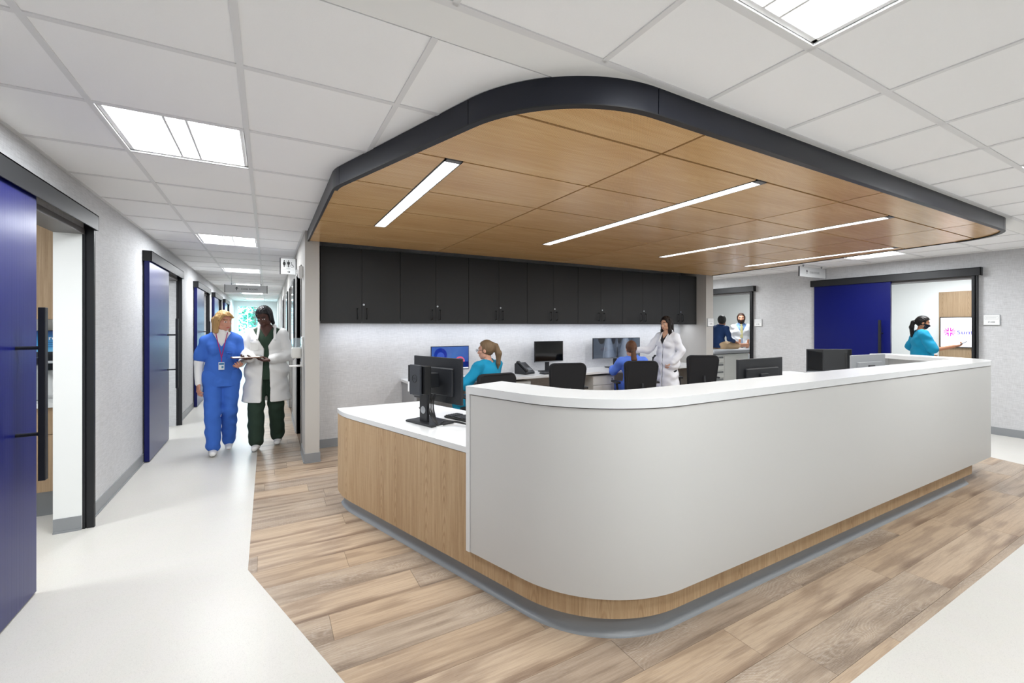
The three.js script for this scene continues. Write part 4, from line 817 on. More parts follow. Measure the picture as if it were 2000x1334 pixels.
// ---------------------------------------------------------------- outside the corridor window
structure('ground_outside', box(-14, -0.35, UE + 0.4, 14, -0.2, 46), std(0x5f7d57, 0.9));
{
  const leafMats = [std(0x1f5a4a, 0.7), std(0x2c6e50, 0.7), std(0x17474a, 0.7)];
  const spots = [[-3.2, 26, 6.2, 0], [-0.75, 31.5, 7.5, 1], [2.6, 26.5, 6.8, 2], [-5.2, 36.5, 8, 1], [-0.2, 38.5, 9, 2]];
  spots.forEach(([v, u, h, k], i) => {
    const t = thing('leafy_tree', ['leafy tree outside the corridor window, near its left edge', 'leafy tree outside the corridor window, behind its mullion', 'leafy tree outside the corridor window, hidden mostly by the end wall', 'tall pale tree farthest outside the corridor window', 'tall dark tree at the back outside the corridor window'][i], 'tree', [v, -0.2, u], 0, 'trees outside the corridor window');
    part(t, 'trunk', [rod([0, 0, 0], [0.1, h * 0.55, 0], 0.12), rod([0.08, h * 0.4, 0], [0.7, h * 0.75, 0.2], 0.05), rod([0.08, h * 0.45, 0], [-0.6, h * 0.78, -0.2], 0.05)], std(0x4b3d33, 0.9));
    const P = []; const sh = [[0, 0], [0.05, 0.11], [0, 0.24], [-0.05, 0.11]];
    for (let n = 0; n < 1500; n++) {
      const a = rr(0, 6.283), q = Math.cbrt(rnd()), cc = Math.floor(rnd() * 6), cy = h * (0.22 + 0.13 * cc), cx = 0.7 * Math.cos(cc * 2.1 + i), cz = 0.7 * Math.sin(cc * 2.1 + i), b = Math.acos(rr(-1, 1));
      const x = cx + 1.25 * q * Math.sin(b) * Math.cos(a), y = cy + 0.75 * q * Math.cos(b), z = cz + 1.25 * q * Math.sin(b) * Math.sin(a);
      const m = new THREE.Matrix4().makeRotationFromEuler(new THREE.Euler(rr(0, 6), rr(0, 6), rr(0, 6))).setPosition(x, y, z), w = sh.map(([p, r]) => new THREE.Vector3(p * 1.5, r * 1.2, 0).applyMatrix4(m));
      for (const j of [0, 1, 2, 0, 2, 3]) P.push(w[j].x, w[j].y, w[j].z);
    }
    const g = new THREE.BufferGeometry(); g.setAttribute('position', new THREE.Float32BufferAttribute(P, 3)); g.computeVertexNormals();
    const f = part(t, 'foliage', plain(g), leafMats[k]); f.userData.kind = 'stuff';
  });
}

// ---------------------------------------------------------------- people
// distance fields on a grid, meshed by surface nets
const V = (x, y, z) => [x, y, z];
const add3 = (a, b) => [a[0] + b[0], a[1] + b[1], a[2] + b[2]], sub3 = (a, b) => [a[0] - b[0], a[1] - b[1], a[2] - b[2]], mul3 = (a, k) => [a[0] * k, a[1] * k, a[2] * k];
const len3 = (a) => Math.hypot(a[0], a[1], a[2]), nrm3 = (a) => mul3(a, 1 / (len3(a) || 1)), lerp3 = (a, b, t) => [a[0] + (b[0] - a[0]) * t, a[1] + (b[1] - a[1]) * t, a[2] + (b[2] - a[2]) * t];
const crs3 = (a, b) => [a[1] * b[2] - a[2] * b[1], a[2] * b[0] - a[0] * b[2], a[0] * b[1] - a[1] * b[0]];
function nets(sdf, lo, hi, cell) {
  const nx = Math.ceil((hi[0] - lo[0]) / cell) + 1, ny = Math.ceil((hi[1] - lo[1]) / cell) + 1, nz = Math.ceil((hi[2] - lo[2]) / cell) + 1;
  const F = new Float32Array(nx * ny * nz);
  let i = 0; for (let z = 0; z < nz; z++) for (let y = 0; y < ny; y++) for (let x = 0; x < nx; x++) F[i++] = sdf(lo[0] + x * cell, lo[1] + y * cell, lo[2] + z * cell);
  const id = new Int32Array(nx * ny * nz).fill(-1), P = [], I = [], at = (x, y, z) => x + nx * (y + ny * z);
  const E = [[0, 1], [2, 3], [4, 5], [6, 7], [0, 2], [1, 3], [4, 6], [5, 7], [0, 4], [1, 5], [2, 6], [3, 7]], f = new Float32Array(8);
  for (let z = 0; z + 1 < nz; z++) for (let y = 0; y + 1 < ny; y++) for (let x = 0; x + 1 < nx; x++) {
    let m = 0; for (let k = 0; k < 8; k++) { f[k] = F[at(x + (k & 1), y + ((k >> 1) & 1), z + (k >> 2))]; if (f[k] < 0) m |= 1 << k; }
    if (m === 0 || m === 255) continue;
    let sx = 0, sy = 0, sz = 0, n = 0;
    for (const [a, b] of E) if ((f[a] < 0) !== (f[b] < 0)) { const t = f[a] / (f[a] - f[b]); sx += (a & 1) + ((b & 1) - (a & 1)) * t; sy += ((a >> 1) & 1) + (((b >> 1) & 1) - ((a >> 1) & 1)) * t; sz += (a >> 2) + ((b >> 2) - (a >> 2)) * t; n++; }
    id[at(x, y, z)] = P.length / 3; P.push(lo[0] + (x + sx / n) * cell, lo[1] + (y + sy / n) * cell, lo[2] + (z + sz / n) * cell);
  }
  const quad = (a, b, c, d, flip) => { if (a < 0 || b < 0 || c < 0 || d < 0) return; flip ? I.push(a, c, b, a, d, c) : I.push(a, b, c, a, c, d); };
  for (let z = 1; z + 1 < nz; z++) for (let y = 1; y + 1 < ny; y++) for (let x = 1; x + 1 < nx; x++) {
    const s = F[at(x, y, z)] < 0;
    if (s !== (F[at(x + 1, y, z)] < 0)) quad(id[at(x, y - 1, z - 1)], id[at(x, y, z - 1)], id[at(x, y, z)], id[at(x, y - 1, z)], !s);
    if (s !== (F[at(x, y + 1, z)] < 0)) quad(id[at(x - 1, y, z - 1)], id[at(x - 1, y, z)], id[at(x, y, z)], id[at(x, y, z - 1)], !s);
    if (s !== (F[at(x, y, z + 1)] < 0)) quad(id[at(x - 1, y - 1, z)], id[at(x, y - 1, z)], id[at(x, y, z)], id[at(x - 1, y, z)], !s);
  }
  const N = new Float32Array(P.length), e = cell * 0.5;
  for (let k = 0; k < P.length; k += 3) {
    const x = P[k], y = P[k + 1], z = P[k + 2], gx = sdf(x + e, y, z) - sdf(x - e, y, z), gy = sdf(x, y + e, z) - sdf(x, y - e, z), gz = sdf(x, y, z + e) - sdf(x, y, z - e), l = Math.hypot(gx, gy, gz) || 1;
    N[k] = gx / l; N[k + 1] = gy / l; N[k + 2] = gz / l;
  }
  const g = new THREE.BufferGeometry();
  g.setAttribute('position', new THREE.Float32BufferAttribute(P, 3)); g.setAttribute('normal', new THREE.BufferAttribute(N, 3)); g.setIndex(I);
  return g;
}
// one tapered capsule; f, k flatten it along direction f to k of its width
const cap = (a, b, ra, rb = ra, f = null, k = 1) => { const d = sub3(b, a); return { a, d, dd: d[0] * d[0] + d[1] * d[1] + d[2] * d[2] || 1e-9, ra, rb, f, k }; };
function dist(c, x, y, z) {
  let px = x - c.a[0], py = y - c.a[1], pz = z - c.a[2], t = (px * c.d[0] + py * c.d[1] + pz * c.d[2]) / c.dd;
  t = t < 0 ? 0 : t > 1 ? 1 : t; px -= c.d[0] * t; py -= c.d[1] * t; pz -= c.d[2] * t;
  if (c.f) { const q = (px * c.f[0] + py * c.f[1] + pz * c.f[2]) * (1 / c.k - 1); px += c.f[0] * q; py += c.f[1] * q; pz += c.f[2] * q; return (Math.sqrt(px * px + py * py + pz * pz) - (c.ra + (c.rb - c.ra) * t)) * 0.8; }
  return Math.sqrt(px * px + py * py + pz * pz) - (c.ra + (c.rb - c.ra) * t);
}
const smin = (a, b, k) => { const h = Math.max(0, k - Math.abs(a - b)) / k; return Math.min(a, b) - h * h * k * 0.25; };
const union = (caps, k = 0.03) => (x, y, z) => { let d = 9; for (const c of caps) d = smin(d, dist(c, x, y, z), k); return d; };
const ell = (cx, cy, cz, rx, ry, rz) => (x, y, z) => { const a = (x - cx) / rx, b = (y - cy) / ry, c = (z - cz) / rz, k = Math.sqrt(a * a + b * b + c * c); return (k - 1) * Math.min(rx, ry, rz); };
function bounds(caps, pad) { const lo = [9, 9, 9], hi = [-9, -9, -9]; for (const c of caps) for (const p of [c.a, add3(c.a, c.d)]) for (let i = 0; i < 3; i++) { const r = Math.max(c.ra, c.rb) + pad; lo[i] = Math.min(lo[i], p[i] - r); hi[i] = Math.max(hi[i], p[i] + r); } return [lo, hi]; }
const meshOf = (caps, cell, k = 0.03, post = null, pad = 0.03) => { const u = union(caps, k), [lo, hi] = bounds(caps, pad); return nets(post ? (x, y, z) => post(u(x, y, z), x, y, z) : u, lo, hi, cell); };
const folds = (amp, s = 0) => (x, y, z) => amp * (Math.sin(x * 31 + Math.sin(y * 17 + s) * 2.1 + s) * Math.sin(y * 23 + z * 19 + s * 2) + 0.6 * Math.sin(y * 41 + x * 13 + Math.sin(z * 29) + s));
function colored(g, fn) { const p = g.attributes.position, c = new Float32Array(p.count * 3); for (let i = 0; i < p.count; i++) { const q = fn(p.getX(i), p.getY(i), p.getZ(i)); c[i * 3] = q[0]; c[i * 3 + 1] = q[1]; c[i * 3 + 2] = q[2]; } g.setAttribute('color', new THREE.BufferAttribute(c, 3)); return g; }
const lin = (hex) => { const c = new THREE.Color(hex); return [c.r, c.g, c.b]; };
function joinColored(list) {
  const P = [], N = [], C = [], I = []; let base = 0;
  for (const g of list) { P.push(...g.attributes.position.array); N.push(...g.attributes.normal.array); C.push(...g.attributes.color.array); for (const i of g.index.array) I.push(i + base); base += g.attributes.position.count; }
  const g = new THREE.BufferGeometry(); g.setAttribute('position', new THREE.Float32BufferAttribute(P, 3)); g.setAttribute('normal', new THREE.Float32BufferAttribute(N, 3)); g.setAttribute('color', new THREE.Float32BufferAttribute(C, 3)); g.setIndex(I); return g;
}
// standing joints for a 1.70 m adult facing +z; the person's left is +x
const STAND = {
  pelvis: V(0, 0.95, 0), waist: V(0, 1.09, 0.005), chest: V(0, 1.26, 0), neck: V(0, 1.42, -0.015), head: V(0, 1.575, 0.015),
  shL: V(0.15, 1.355, -0.015), elL: V(0.2, 1.1, -0.025), wrL: V(0.215, 0.865, 0.04), shR: V(-0.15, 1.355, -0.015), elR: V(-0.2, 1.1, -0.025), wrR: V(-0.215, 0.865, 0.04),
  hipL: V(0.09, 0.92, 0), knL: V(0.095, 0.5, 0.015), anL: V(0.095, 0.085, -0.03), hipR: V(-0.09, 0.92, 0), knR: V(-0.095, 0.5, 0.015), anR: V(-0.095, 0.085, -0.03),
};
const FRONT = [0, 0, 1];
function headRotation([yaw, pitch, roll]) { return new THREE.Matrix4().makeRotationFromEuler(new THREE.Euler(pitch, yaw, roll, 'YXZ')); }
function handGeometry(wr, dir, palm, side, curl, scale) { // dir along the fingers, palm = way the palm looks; side +1 left hand
  const y = nrm3(dir), z = nrm3(sub3(palm, mul3(y, palm[0] * y[0] + palm[1] * y[1] + palm[2] * y[2]))), x = mul3(crs3(y, z), side > 0 ? 1 : -1);
  const W = (a, b, c) => add3(wr, add3(add3(mul3(x, a * scale), mul3(y, b * scale)), mul3(z, c * scale)));
  const caps = [cap(W(0, -0.03, 0), W(0, 0.015, 0), 0.026 * scale, 0.027 * scale, z, 0.75)], thick = [0.0088, 0.0092, 0.0088, 0.0076], L = [0.07, 0.078, 0.072, 0.056];
  for (let i = 0; i < 4; i++) {
    const bx = 0.028 - i * 0.0185, by = [0.088, 0.092, 0.087, 0.078][i]; caps.push(cap(W(bx * 0.55, 0.012, 0), W(bx, by, 0), 0.0165 * scale, 0.0125 * scale, z, 0.85));
    let p = [bx, by, 0.002], a = curl * (0.8 + 0.12 * i);
    for (let j = 0; j < 3; j++) { const l = L[i] * [0.46, 0.3, 0.24][j], q = [p[0] + 0.0016 * (1.5 - i), p[1] + l * Math.cos(a), p[2] + l * Math.sin(a)]; caps.push(cap(W(...p), W(...q), (thick[i] - 0.0006 * j) * scale, (thick[i] - 0.0006 * (j + 1)) * scale)); p = q; a += curl * 0.95; }
  }
  caps.push(cap(W(0.018, 0.02, 0.006), W(0.042, 0.045, 0.016), 0.0145 * scale, 0.0115 * scale), cap(W(0.042, 0.045, 0.016), W(0.052, 0.072, 0.026 + 0.012 * curl), 0.0105 * scale, 0.0095 * scale), cap(W(0.052, 0.072, 0.026 + 0.012 * curl), W(0.05, 0.094, 0.036 + 0.02 * curl), 0.0092 * scale, 0.008 * scale));
  return meshOf(caps, 0.0042, 0.008, null, 0.012);
}
function person(spec) {
  const J = { ...STAND, ...spec.pose }, s = (spec.height ?? 1.7) / 1.7, fat = spec.fat ?? 1, fr = spec.front ?? FRONT, woman = spec.woman ?? true, sh = woman ? 0.97 : 1.08;
  const t = thing('person', spec.label, 'person', spec.at, spec.turn);
  const skin = lin(spec.skin), fz = fr;
  // --- body
  const torso = (e) => [cap(J.pelvis, J.waist, (0.155 * fat + e) , (0.128 * fat + e), fz, 0.7), cap(J.waist, J.chest, (0.128 * fat + e), (0.146 * fat * sh + e), fz, 0.7), cap(J.chest, lerp3(J.chest, J.neck, 0.6), (0.146 * fat * sh + e), (0.105 + e), fz, 0.72),
    cap(J.shL, J.shR, 0.046 * sh + e * 0.7, 0.046 * sh + e * 0.7), cap(add3(J.neck, [0.03, -0.005, 0]), J.shL, 0.045 + e * 0.5, 0.042 + e * 0.7), cap(add3(J.neck, [-0.03, -0.005, 0]), J.shR, 0.045 + e * 0.5, 0.042 + e * 0.7), cap(lerp3(J.shL, J.chest, 0.5), lerp3(J.shR, J.chest, 0.5), 0.07 + e, 0.07 + e, fz, 0.95), ...(woman ? [1, -1].map((k) => cap(add3(J.chest, [k * 0.062, 0.0, 0.055 * fz[2]]), add3(J.chest, [k * 0.065, -0.02, 0.068 * fz[2]]), 0.052 * fat + e, 0.046 * fat + e)) : [])];
  const arm = (S, e0, e1, t0 = 0, t1 = 2, w0 = 0.046, w1 = 0.038, w2 = 0.027) => { // t: 0 shoulder, 1 elbow, 2 wrist
    const a = J['sh' + S], b = J['el' + S], c = J['wr' + S], at = (q) => (q <= 1 ? lerp3(a, b, q) : lerp3(b, c, q - 1)), r = (q) => (q <= 1 ? w0 + (w1 - w0) * q : w1 + (w2 - w1) * (q - 1)), o = [], cuts = [t0, ...(t0 < 1 && t1 > 1 ? [1] : []), t1];
    for (let i = 0; i + 1 < cuts.length; i++) { const ea = e0 + (e1 - e0) * (cuts[i] - t0) / (t1 - t0), eb = e0 + (e1 - e0) * (cuts[i + 1] - t0) / (t1 - t0); o.push(cap(at(cuts[i]), at(cuts[i + 1]), r(cuts[i]) + ea, r(cuts[i + 1]) + eb)); } return o; };
  const leg = (S, e0, e1, t1 = 2) => { const a = J['hip' + S], b = J['kn' + S], c = J['an' + S], end = t1 > 1 ? lerp3(b, c, t1 - 1) : lerp3(a, b, t1); const o = [cap(a, t1 > 1 ? b : end, 0.088 * fat + e0, 0.056 + (e0 + e1) / 2)]; if (t1 > 1) o.push(cap(b, end, 0.056 + (e0 + e1) / 2, 0.038 + e1)); return o; };
  const foot = (S) => { const a = J['an' + S], d = spec['toe' + S] ?? [0, -0.045, 0.13]; return [cap(a, add3(a, [d[0] * 0.2, -0.04, -0.02]), 0.036, 0.034), cap(add3(a, [0, -0.045, 0]), add3(a, d), 0.036, 0.026, [0, 1, 0], 0.85)]; };
  const bodyCaps = [...torso(0), cap(J.neck, lerp3(J.neck, J.head, 0.6), 0.052, 0.05), ...arm('L', 0, 0), ...arm('R', 0, 0), ...leg('L', 0, 0), ...leg('R', 0, 0), cap(J.hipL, J.hipR, 0.1 * fat, 0.1 * fat), ...foot('L'), ...foot('R')];
  const geos = [colored(meshOf(bodyCaps, 0.014, 0.02), () => skin)];
  for (const S of ['L', 'R']) { const k = S === 'L' ? 1 : -1, h = spec['hand' + S] ?? {}; geos.push(colored(handGeometry(J['wr' + S], h.dir ?? sub3(J['wr' + S], J['el' + S]), h.palm ?? [-k, 0, 0.2], k, h.curl ?? 0.45, woman ? 0.93 : 1.04), () => skin)); }
  // --- head, in its own axes
  const R = headRotation(spec.look ?? [0, 0, 0]), hs = (woman ? 0.93 : 1.0);
  const skull = ell(0, 0.028, -0.012, 0.074, 0.094, 0.094), face = ell(0, -0.03, 0.024, 0.06, 0.08, 0.07), caps = [cap(V(0, -0.088, 0.058), V(0, -0.09, 0.062), 0.024), cap(V(-0.032, -0.07, 0.02), V(0.032, -0.07, 0.02), 0.038, 0.038), cap(V(0, 0.008, 0.09), V(0, -0.03, 0.106), 0.009, 0.0125), cap(V(-0.011, -0.034, 0.096), V(0.011, -0.034, 0.096), 0.0085), cap(V(-0.036, 0.032, 0.076), V(0.036, 0.032, 0.076), 0.014), cap(V(-0.018, -0.0605, 0.086), V(0.018, -0.0605, 0.086), 0.0075), cap(V(-0.015, -0.07, 0.086), V(0.015, -0.07, 0.086), 0.0075), cap(V(-0.04, -0.018, 0.064), V(0.04, -0.018, 0.064), 0.021)];
  const ears = [1, -1].map((k) => ell(k * 0.077, -0.006, -0.004, 0.011, 0.031, 0.019)), feat = union(caps, 0.014);
  const headF = (x, y, z) => { let d = smin(skull(x, y, z), face(x, y, z), 0.03); d = smin(d, feat(x, y, z), 0.013); for (const k of [1, -1]) { const q = Math.hypot(x - k * 0.031, y - 0.008, z - 0.101) - 0.0155; d = Math.max(d, -q - 0.0); const eb = Math.hypot(x - k * 0.031, y - 0.008, z - 0.0775) - 0.0125; d = Math.min(d, eb); } for (const e of ears) d = smin(d, e(x, y, z), 0.01); return d; };
  const dark = mul3(skin, 0.5), lip = [skin[0] * 0.85, skin[1] * 0.5, skin[2] * 0.5], white = [0.75, 0.74, 0.72], iris = [0.05, 0.035, 0.03], browC = lin(spec.brow ?? spec.hairColor ?? '#2a2018');
  const headC = (x, y, z) => {
    for (const k of [1, -1]) { const ex = x - k * 0.031, ey = y - 0.008; if (z > 0.07 && Math.hypot(ex, ey * 1.4) < 0.0145) { if (Math.abs(ey) > 0.0062) return mul3(skin, 0.72); return Math.hypot(ex, ey) < 0.0068 ? iris : white; } if (z > 0.06 && Math.abs(ex) < 0.021 && Math.abs(y - 0.033 - 0.004 * Math.cos(ex * 60)) < 0.0052) return browC; }
    if (z > 0.07 && Math.hypot(x / 0.024, (y + 0.0655) / 0.0105) < 1) return lip;
    return skin;
  };
  const headM = R.clone().scale(new THREE.Vector3(hs, hs, hs)).setPosition(...J.head);
  geos.push(colored(nets(headF, [-0.1, -0.13, -0.125], [0.1, 0.14, 0.135], 0.0046), headC).applyMatrix4(headM));
  const bodyMat = new THREE.MeshStandardMaterial({ vertexColors: true, roughness: 0.6 });
  const fin = (g) => g.scale(s, s, s);
  const body = part(t, 'body', fin(joinColored(geos)), bodyMat);
  const put = (name, g, mat, parent = t) => part(parent, name, fin(g), mat);
  return { t, J, s, put, torso, arm, leg, foot, headM, headF, skull, fr, fat, hs };
}
const cloth = (c, r = 0.85) => phys(c, r, { sheen: 0.3, sheenRoughness: 0.6, sheenColor: new THREE.Color(c) });
// hair in head axes: a shell over the skull, cut away from the face, plus locks
function hair(P, color, { shell = 0.014, faceCut, locks = [], k = 0.02, cell = 0.0055, rough = 0.55, post } = {}) {
  const L = union(locks.length ? locks : [cap(V(0, 0.05, -0.03), V(0, 0.05, -0.03), 0.05)], k), cut = faceCut ?? ((x, y, z) => (z > 0.035 + (y > 0.06 ? (y - 0.06) * 1.6 : 0) && y < 0.078 ? 1 : -1));
  const sk = (x, y, z) => { let d = P.skull(x, y, z) - shell - 0.0016 * Math.sin(x * 260 + y * 40) * Math.sin(z * 140); const c = z - 0.03 - Math.max(0, (y - 0.045)) * 0.9, low = -0.052 - y + (z < -0.03 ? -0.03 : 0); return Math.max(d, Math.min(c, 0.085 - y), low); };
  const f = (x, y, z) => { let d = smin(sk(x, y, z), locks.length ? L(x, y, z) - 0.0016 * Math.sin(x * 300 + z * 200) : 9, k); return post ? post(d, x, y, z) : d; };
  let lo = [-0.12, -0.12, -0.14], hi = [0.12, 0.16, 0.14];
  for (const c of locks) for (const p of [c.a, add3(c.a, c.d)]) for (let i = 0; i < 3; i++) { const r = Math.max(c.ra, c.rb) + 0.02; lo[i] = Math.min(lo[i], p[i] - r); hi[i] = Math.max(hi[i], p[i] + r); }
  const g = nets(f, lo, hi, cell).applyMatrix4(P.headM);
  return P.put('hair', g, phys(color, rough, { specularIntensity: 0.6 }));
}
function shoes(P, color, sole = 0xf4f4f2, e = 0.008) {
  for (const S of ['L', 'R']) { const c = P.foot(S).map((q) => ({ ...q, ra: q.ra + e, rb: q.rb + e })), a = P.J['an' + S]; const m = P.put('shoe', meshOf(c, 0.008, 0.03, (d, x, y, z) => Math.max(d, y - a[1] + 0.005, a[1] - 0.083 - y)), cloth(color, 0.6)); }
}
const trousers = (P, color, { e0 = 0.02, e1 = 0.03, t1 = 1.93, top, cell = 0.012 } = {}) => { const J = P.J, caps = [...P.leg('L', e0, e1, t1), ...P.leg('R', e0, e1, t1), cap(J.hipL, J.hipR, 0.1 * P.fat + e0, 0.1 * P.fat + e0), cap(J.pelvis, lerp3(J.pelvis, J.waist, 0.4), 0.15 * P.fat + e0, 0.14 * P.fat + e0, P.fr, 0.67)], w = folds(0.0035, 1.3); return P.put('trousers', meshOf(caps, cell, 0.02, (d, x, y, z) => d + w(x, y, z) * (y < 0.7 ? 1.6 : 1)), cloth(color)); };
// upper garment: torso down to hem, sleeves to t1; neck = [radius, depth of the V]
function garment(P, name, color, { e = 0.02, sleeve = 0.75, se0 = 0.018, se1 = 0.03, hem = 0.8, flare = 0.02, v = 0.1, neckR = 0.072, open = 0, cell = 0.011, fold = 0.004, seed = 0, skirt = true, mat } = {}) {
  const J = P.J, caps = [...P.torso(e), ...P.arm('L', se0, se1, 0, sleeve), ...P.arm('R', se0, se1, 0, sleeve)];
  const hemP = [J.pelvis[0], hem, J.pelvis[2]];
  if (skirt) caps.push(cap(lerp3(J.waist, J.pelvis, 0.3), hemP, 0.142 * P.fat + e, 0.152 * P.fat + e + flare, P.fr, 0.76));
  if (skirt && hem < 0.6 && J.pelvis[1] > 0.8) caps.push(cap(J.hipL, J.hipR, 0.112 * P.fat + e, 0.112 * P.fat + e));
  const w = folds(fold, seed), N = J.neck;
  const arms = union([...P.arm('L', se0, se1, 0, sleeve), ...P.arm('R', se0, se1, 0, sleeve)], 0.02);
  const post = (d, x, y, z) => {
    d += w(x, y, z);
    if (skirt && d < 0.1) { const a = arms(x, y, z); d = Math.max(d, Math.min(hem - y, a)); }
    const dx = x - N[0], dz = z - N[2], r = Math.hypot(dx, dz * 1.05);
    d = Math.max(d, -(Math.max(r - neckR, N[1] - 0.012 - y)));                     // neck hole
    if (v) d = Math.max(d, -Math.max(Math.abs(dx) - Math.max(0, (y - (N[1] - v)) * 0.55), -dz, (N[1] - v) - y));
    if (open) { const wd = open * (0.35 + 1.0 * Math.max(0, Math.min(1, (N[1] - y) / 0.7))); d = Math.max(d, -Math.max(Math.abs(dx - 0.01) - wd, 0.02 - dz, y - N[1])); }
    return d;
  };
  return P.put(name, meshOf(caps, cell, 0.018, post), mat ?? cloth(color));
}

// ----- woman in blue scrubs walking up the corridor
{
  const P = person({ label: 'person walking in blue scrubs over a white turtleneck, badge on a pink lanyard', at: [-0.455, 0, 6.0], turn: 0.06, height: 1.62, skin: '#c98f78', look: [0.6, 0.2, 0.03], hairColor: '#8a6a44',
    pose: { hipR: V(-0.085, 0.92, 0.01), knR: V(-0.085, 0.5, 0.09), anR: V(-0.085, 0.085, 0.06), knL: V(0.075, 0.5, 0.03), anL: V(0.07, 0.11, -0.14), shR: V(-0.15, 1.35, 0), elR: V(-0.225, 1.085, -0.02), wrR: V(-0.225, 0.84, 0.05), elL: V(0.225, 1.1, 0.0), wrL: V(0.19, 1.06, 0.22), head: V(0.02, 1.575, 0.025) },
    toeL: [0, -0.075, 0.11], handR: { curl: 0.4, palm: [0.8, 0, -0.4] }, handL: { dir: [-0.1, -0.1, 1], palm: [-0.5, 0.6, 0], curl: 0.7 } });
  const blue = 0x3a6cc9;
  trousers(P, blue, { e0: 0.02, e1: 0.036, t1: 1.96 });
  garment(P, 'undershirt', 0xf0efed, { e: 0.008, sleeve: 1.97, se0: 0.009, se1: 0.009, hem: 0.95, v: 0, neckR: 0.001, skirt: false, fold: 0.0025 });
  P.put('turtleneck', meshOf([cap(add3(P.J.neck, [0, -0.03, 0]), lerp3(P.J.neck, P.J.head, 0.36), 0.066, 0.06)], 0.008, 0.02), cloth(0xf2f1ef));
  garment(P, 'scrub_top', blue, { e: 0.026, sleeve: 0.72, se0: 0.014, se1: 0.036, hem: 0.8, flare: 0.012, v: 0.15, neckR: 0.085, seed: 2.2 });
  P.put('breast_pocket', meshOf([cap(V(0.055, 1.2, 0.148), V(0.105, 1.2, 0.138), 0.006), cap(V(0.055, 1.2, 0.148), V(0.055, 1.14, 0.145), 0.005), cap(V(0.105, 1.2, 0.138), V(0.105, 1.14, 0.135), 0.005)], 0.004, 0.004), cloth(0x2a5abb));
  shoes(P, 0xf3f2ef);
  const ly = (a) => tube(a, 0.0045, 30, 6);
  P.put('lanyard', mergeGeometries([ly([[-0.062, 1.445, -0.02], [-0.055, 1.42, 0.08], [-0.03, 1.3, 0.142], [0.0, 1.15, 0.165]]), ly([[0.062, 1.445, -0.02], [0.055, 1.42, 0.08], [0.03, 1.3, 0.142], [0.0, 1.15, 0.165]]), ly([[0, 1.15, 0.165], [0, 1.1, 0.172]])]), cloth(0xa81c68));
  P.put('badge', lbox(0.058, 0.088, 0.004, 0, 1.05, 0.17, 0.003), std(0xdfe7ee, 0.3));
  P.put('badge_photo', mergeGeometries([lbox(0.05, 0.024, 0.002, 0, 1.075, 0.1725, 0.001), lbox(0.02, 0.026, 0.002, 0.01, 1.037, 0.1725, 0.001)]), std(0x3f7fae, 0.3));
  hair(P, 0xb08d5c, { shell: 0.018, locks: [cap(V(-0.085, 0.05, -0.01), V(-0.088, -0.13, 0.0), 0.028, 0.03), cap(V(0.085, 0.05, -0.02), V(0.082, -0.13, -0.015), 0.026, 0.028), cap(V(-0.05, 0.0, -0.09), V(-0.045, -0.15, -0.065), 0.045, 0.04), cap(V(0.05, 0.0, -0.09), V(0.045, -0.15, -0.065), 0.045, 0.04), cap(V(-0.05, 0.1, 0.06), V(-0.084, 0.03, 0.05), 0.018, 0.016), cap(V(0.01, 0.118, 0.05), V(0.072, 0.06, 0.062), 0.018, 0.014)] });
}
// ----- woman in a white coat with a clipboard
{
  const P = person({ label: 'person walking in the corridor in a long white coat over green scrubs, reading a clipboard', at: [-0.005, 0, 6.03], turn: -0.12, height: 1.69, fat: 1.06, skin: '#4a2a20', look: [-0.35, 0.5, 0], hairColor: '#0d0b0c',
    pose: { hipR: V(-0.09, 0.92, 0), knR: V(-0.1, 0.5, 0.08), anR: V(-0.1, 0.085, 0.1), knL: V(0.1, 0.5, 0.02), anL: V(0.105, 0.1, -0.13), elR: V(-0.235, 1.12, 0.02), wrR: V(-0.13, 1.09, 0.25), elL: V(0.24, 1.1, 0.0), wrL: V(0.06, 1.06, 0.21), head: V(-0.02, 1.565, 0.045), neck: V(0, 1.42, -0.005) },
    toeL: [0, -0.07, 0.11], handR: { dir: [-0.6, -0.05, 0.75], palm: [0, 1, 0.1], curl: 0.5 }, handL: { dir: [-1, -0.05, 0.25], palm: [0, 1, 0.15], curl: 0.45 } });
  trousers(P, 0x24382b, { e0: 0.02, e1: 0.042, t1: 1.95 });
  garment(P, 'green_top', 0x243a2a, { e: 0.012, sleeve: 0.5, se0: 0.01, se1: 0.01, hem: 0.82, v: 0.1, neckR: 0.075, seed: 1 });
  garment(P, 'white_coat', 0xe9e8e6, { e: 0.036, sleeve: 1.86, se0: 0.03, se1: 0.03, hem: 0.56, flare: 0.07, v: 0.26, neckR: 0.08, open: 0.034, fold: 0.006, seed: 3.1 });
  P.put('coat_collar', meshOf([cap(V(-0.075, 1.45, 0.0), V(-0.085, 1.3, 0.135), 0.018, 0.014), cap(V(0.085, 1.45, 0.0), V(0.1, 1.3, 0.135), 0.018, 0.014), cap(V(-0.07, 1.455, -0.05), V(0.07, 1.455, -0.05), 0.017), cap(V(-0.075, 1.45, 0), V(-0.07, 1.455, -0.05), 0.017), cap(V(0.08, 1.45, 0), V(0.07, 1.455, -0.05), 0.017)], 0.007, 0.02), cloth(0xefeeec));
  P.put('breast_pocket', lbox(0.09, 0.1, 0.008, -0.11, 1.22, 0.142, 0.003), cloth(0xe2e1de));
  P.put('name_badge', lbox(0.07, 0.022, 0.006, -0.1, 1.265, 0.149, 0.002), std(0xfafafa, 0.4));
  shoes(P, 0xf1f0ee);
  hair(P, 0x121114, { shell: 0.02, rough: 0.4, locks: [cap(V(0, 0.02, -0.09), V(0, -0.08, -0.1), 0.055, 0.04), cap(V(0.07, 0.03, -0.02), V(0.078, -0.1, -0.02), 0.03, 0.022), cap(V(-0.07, 0.03, -0.03), V(-0.075, -0.06, -0.04), 0.03, 0.02)] });
}
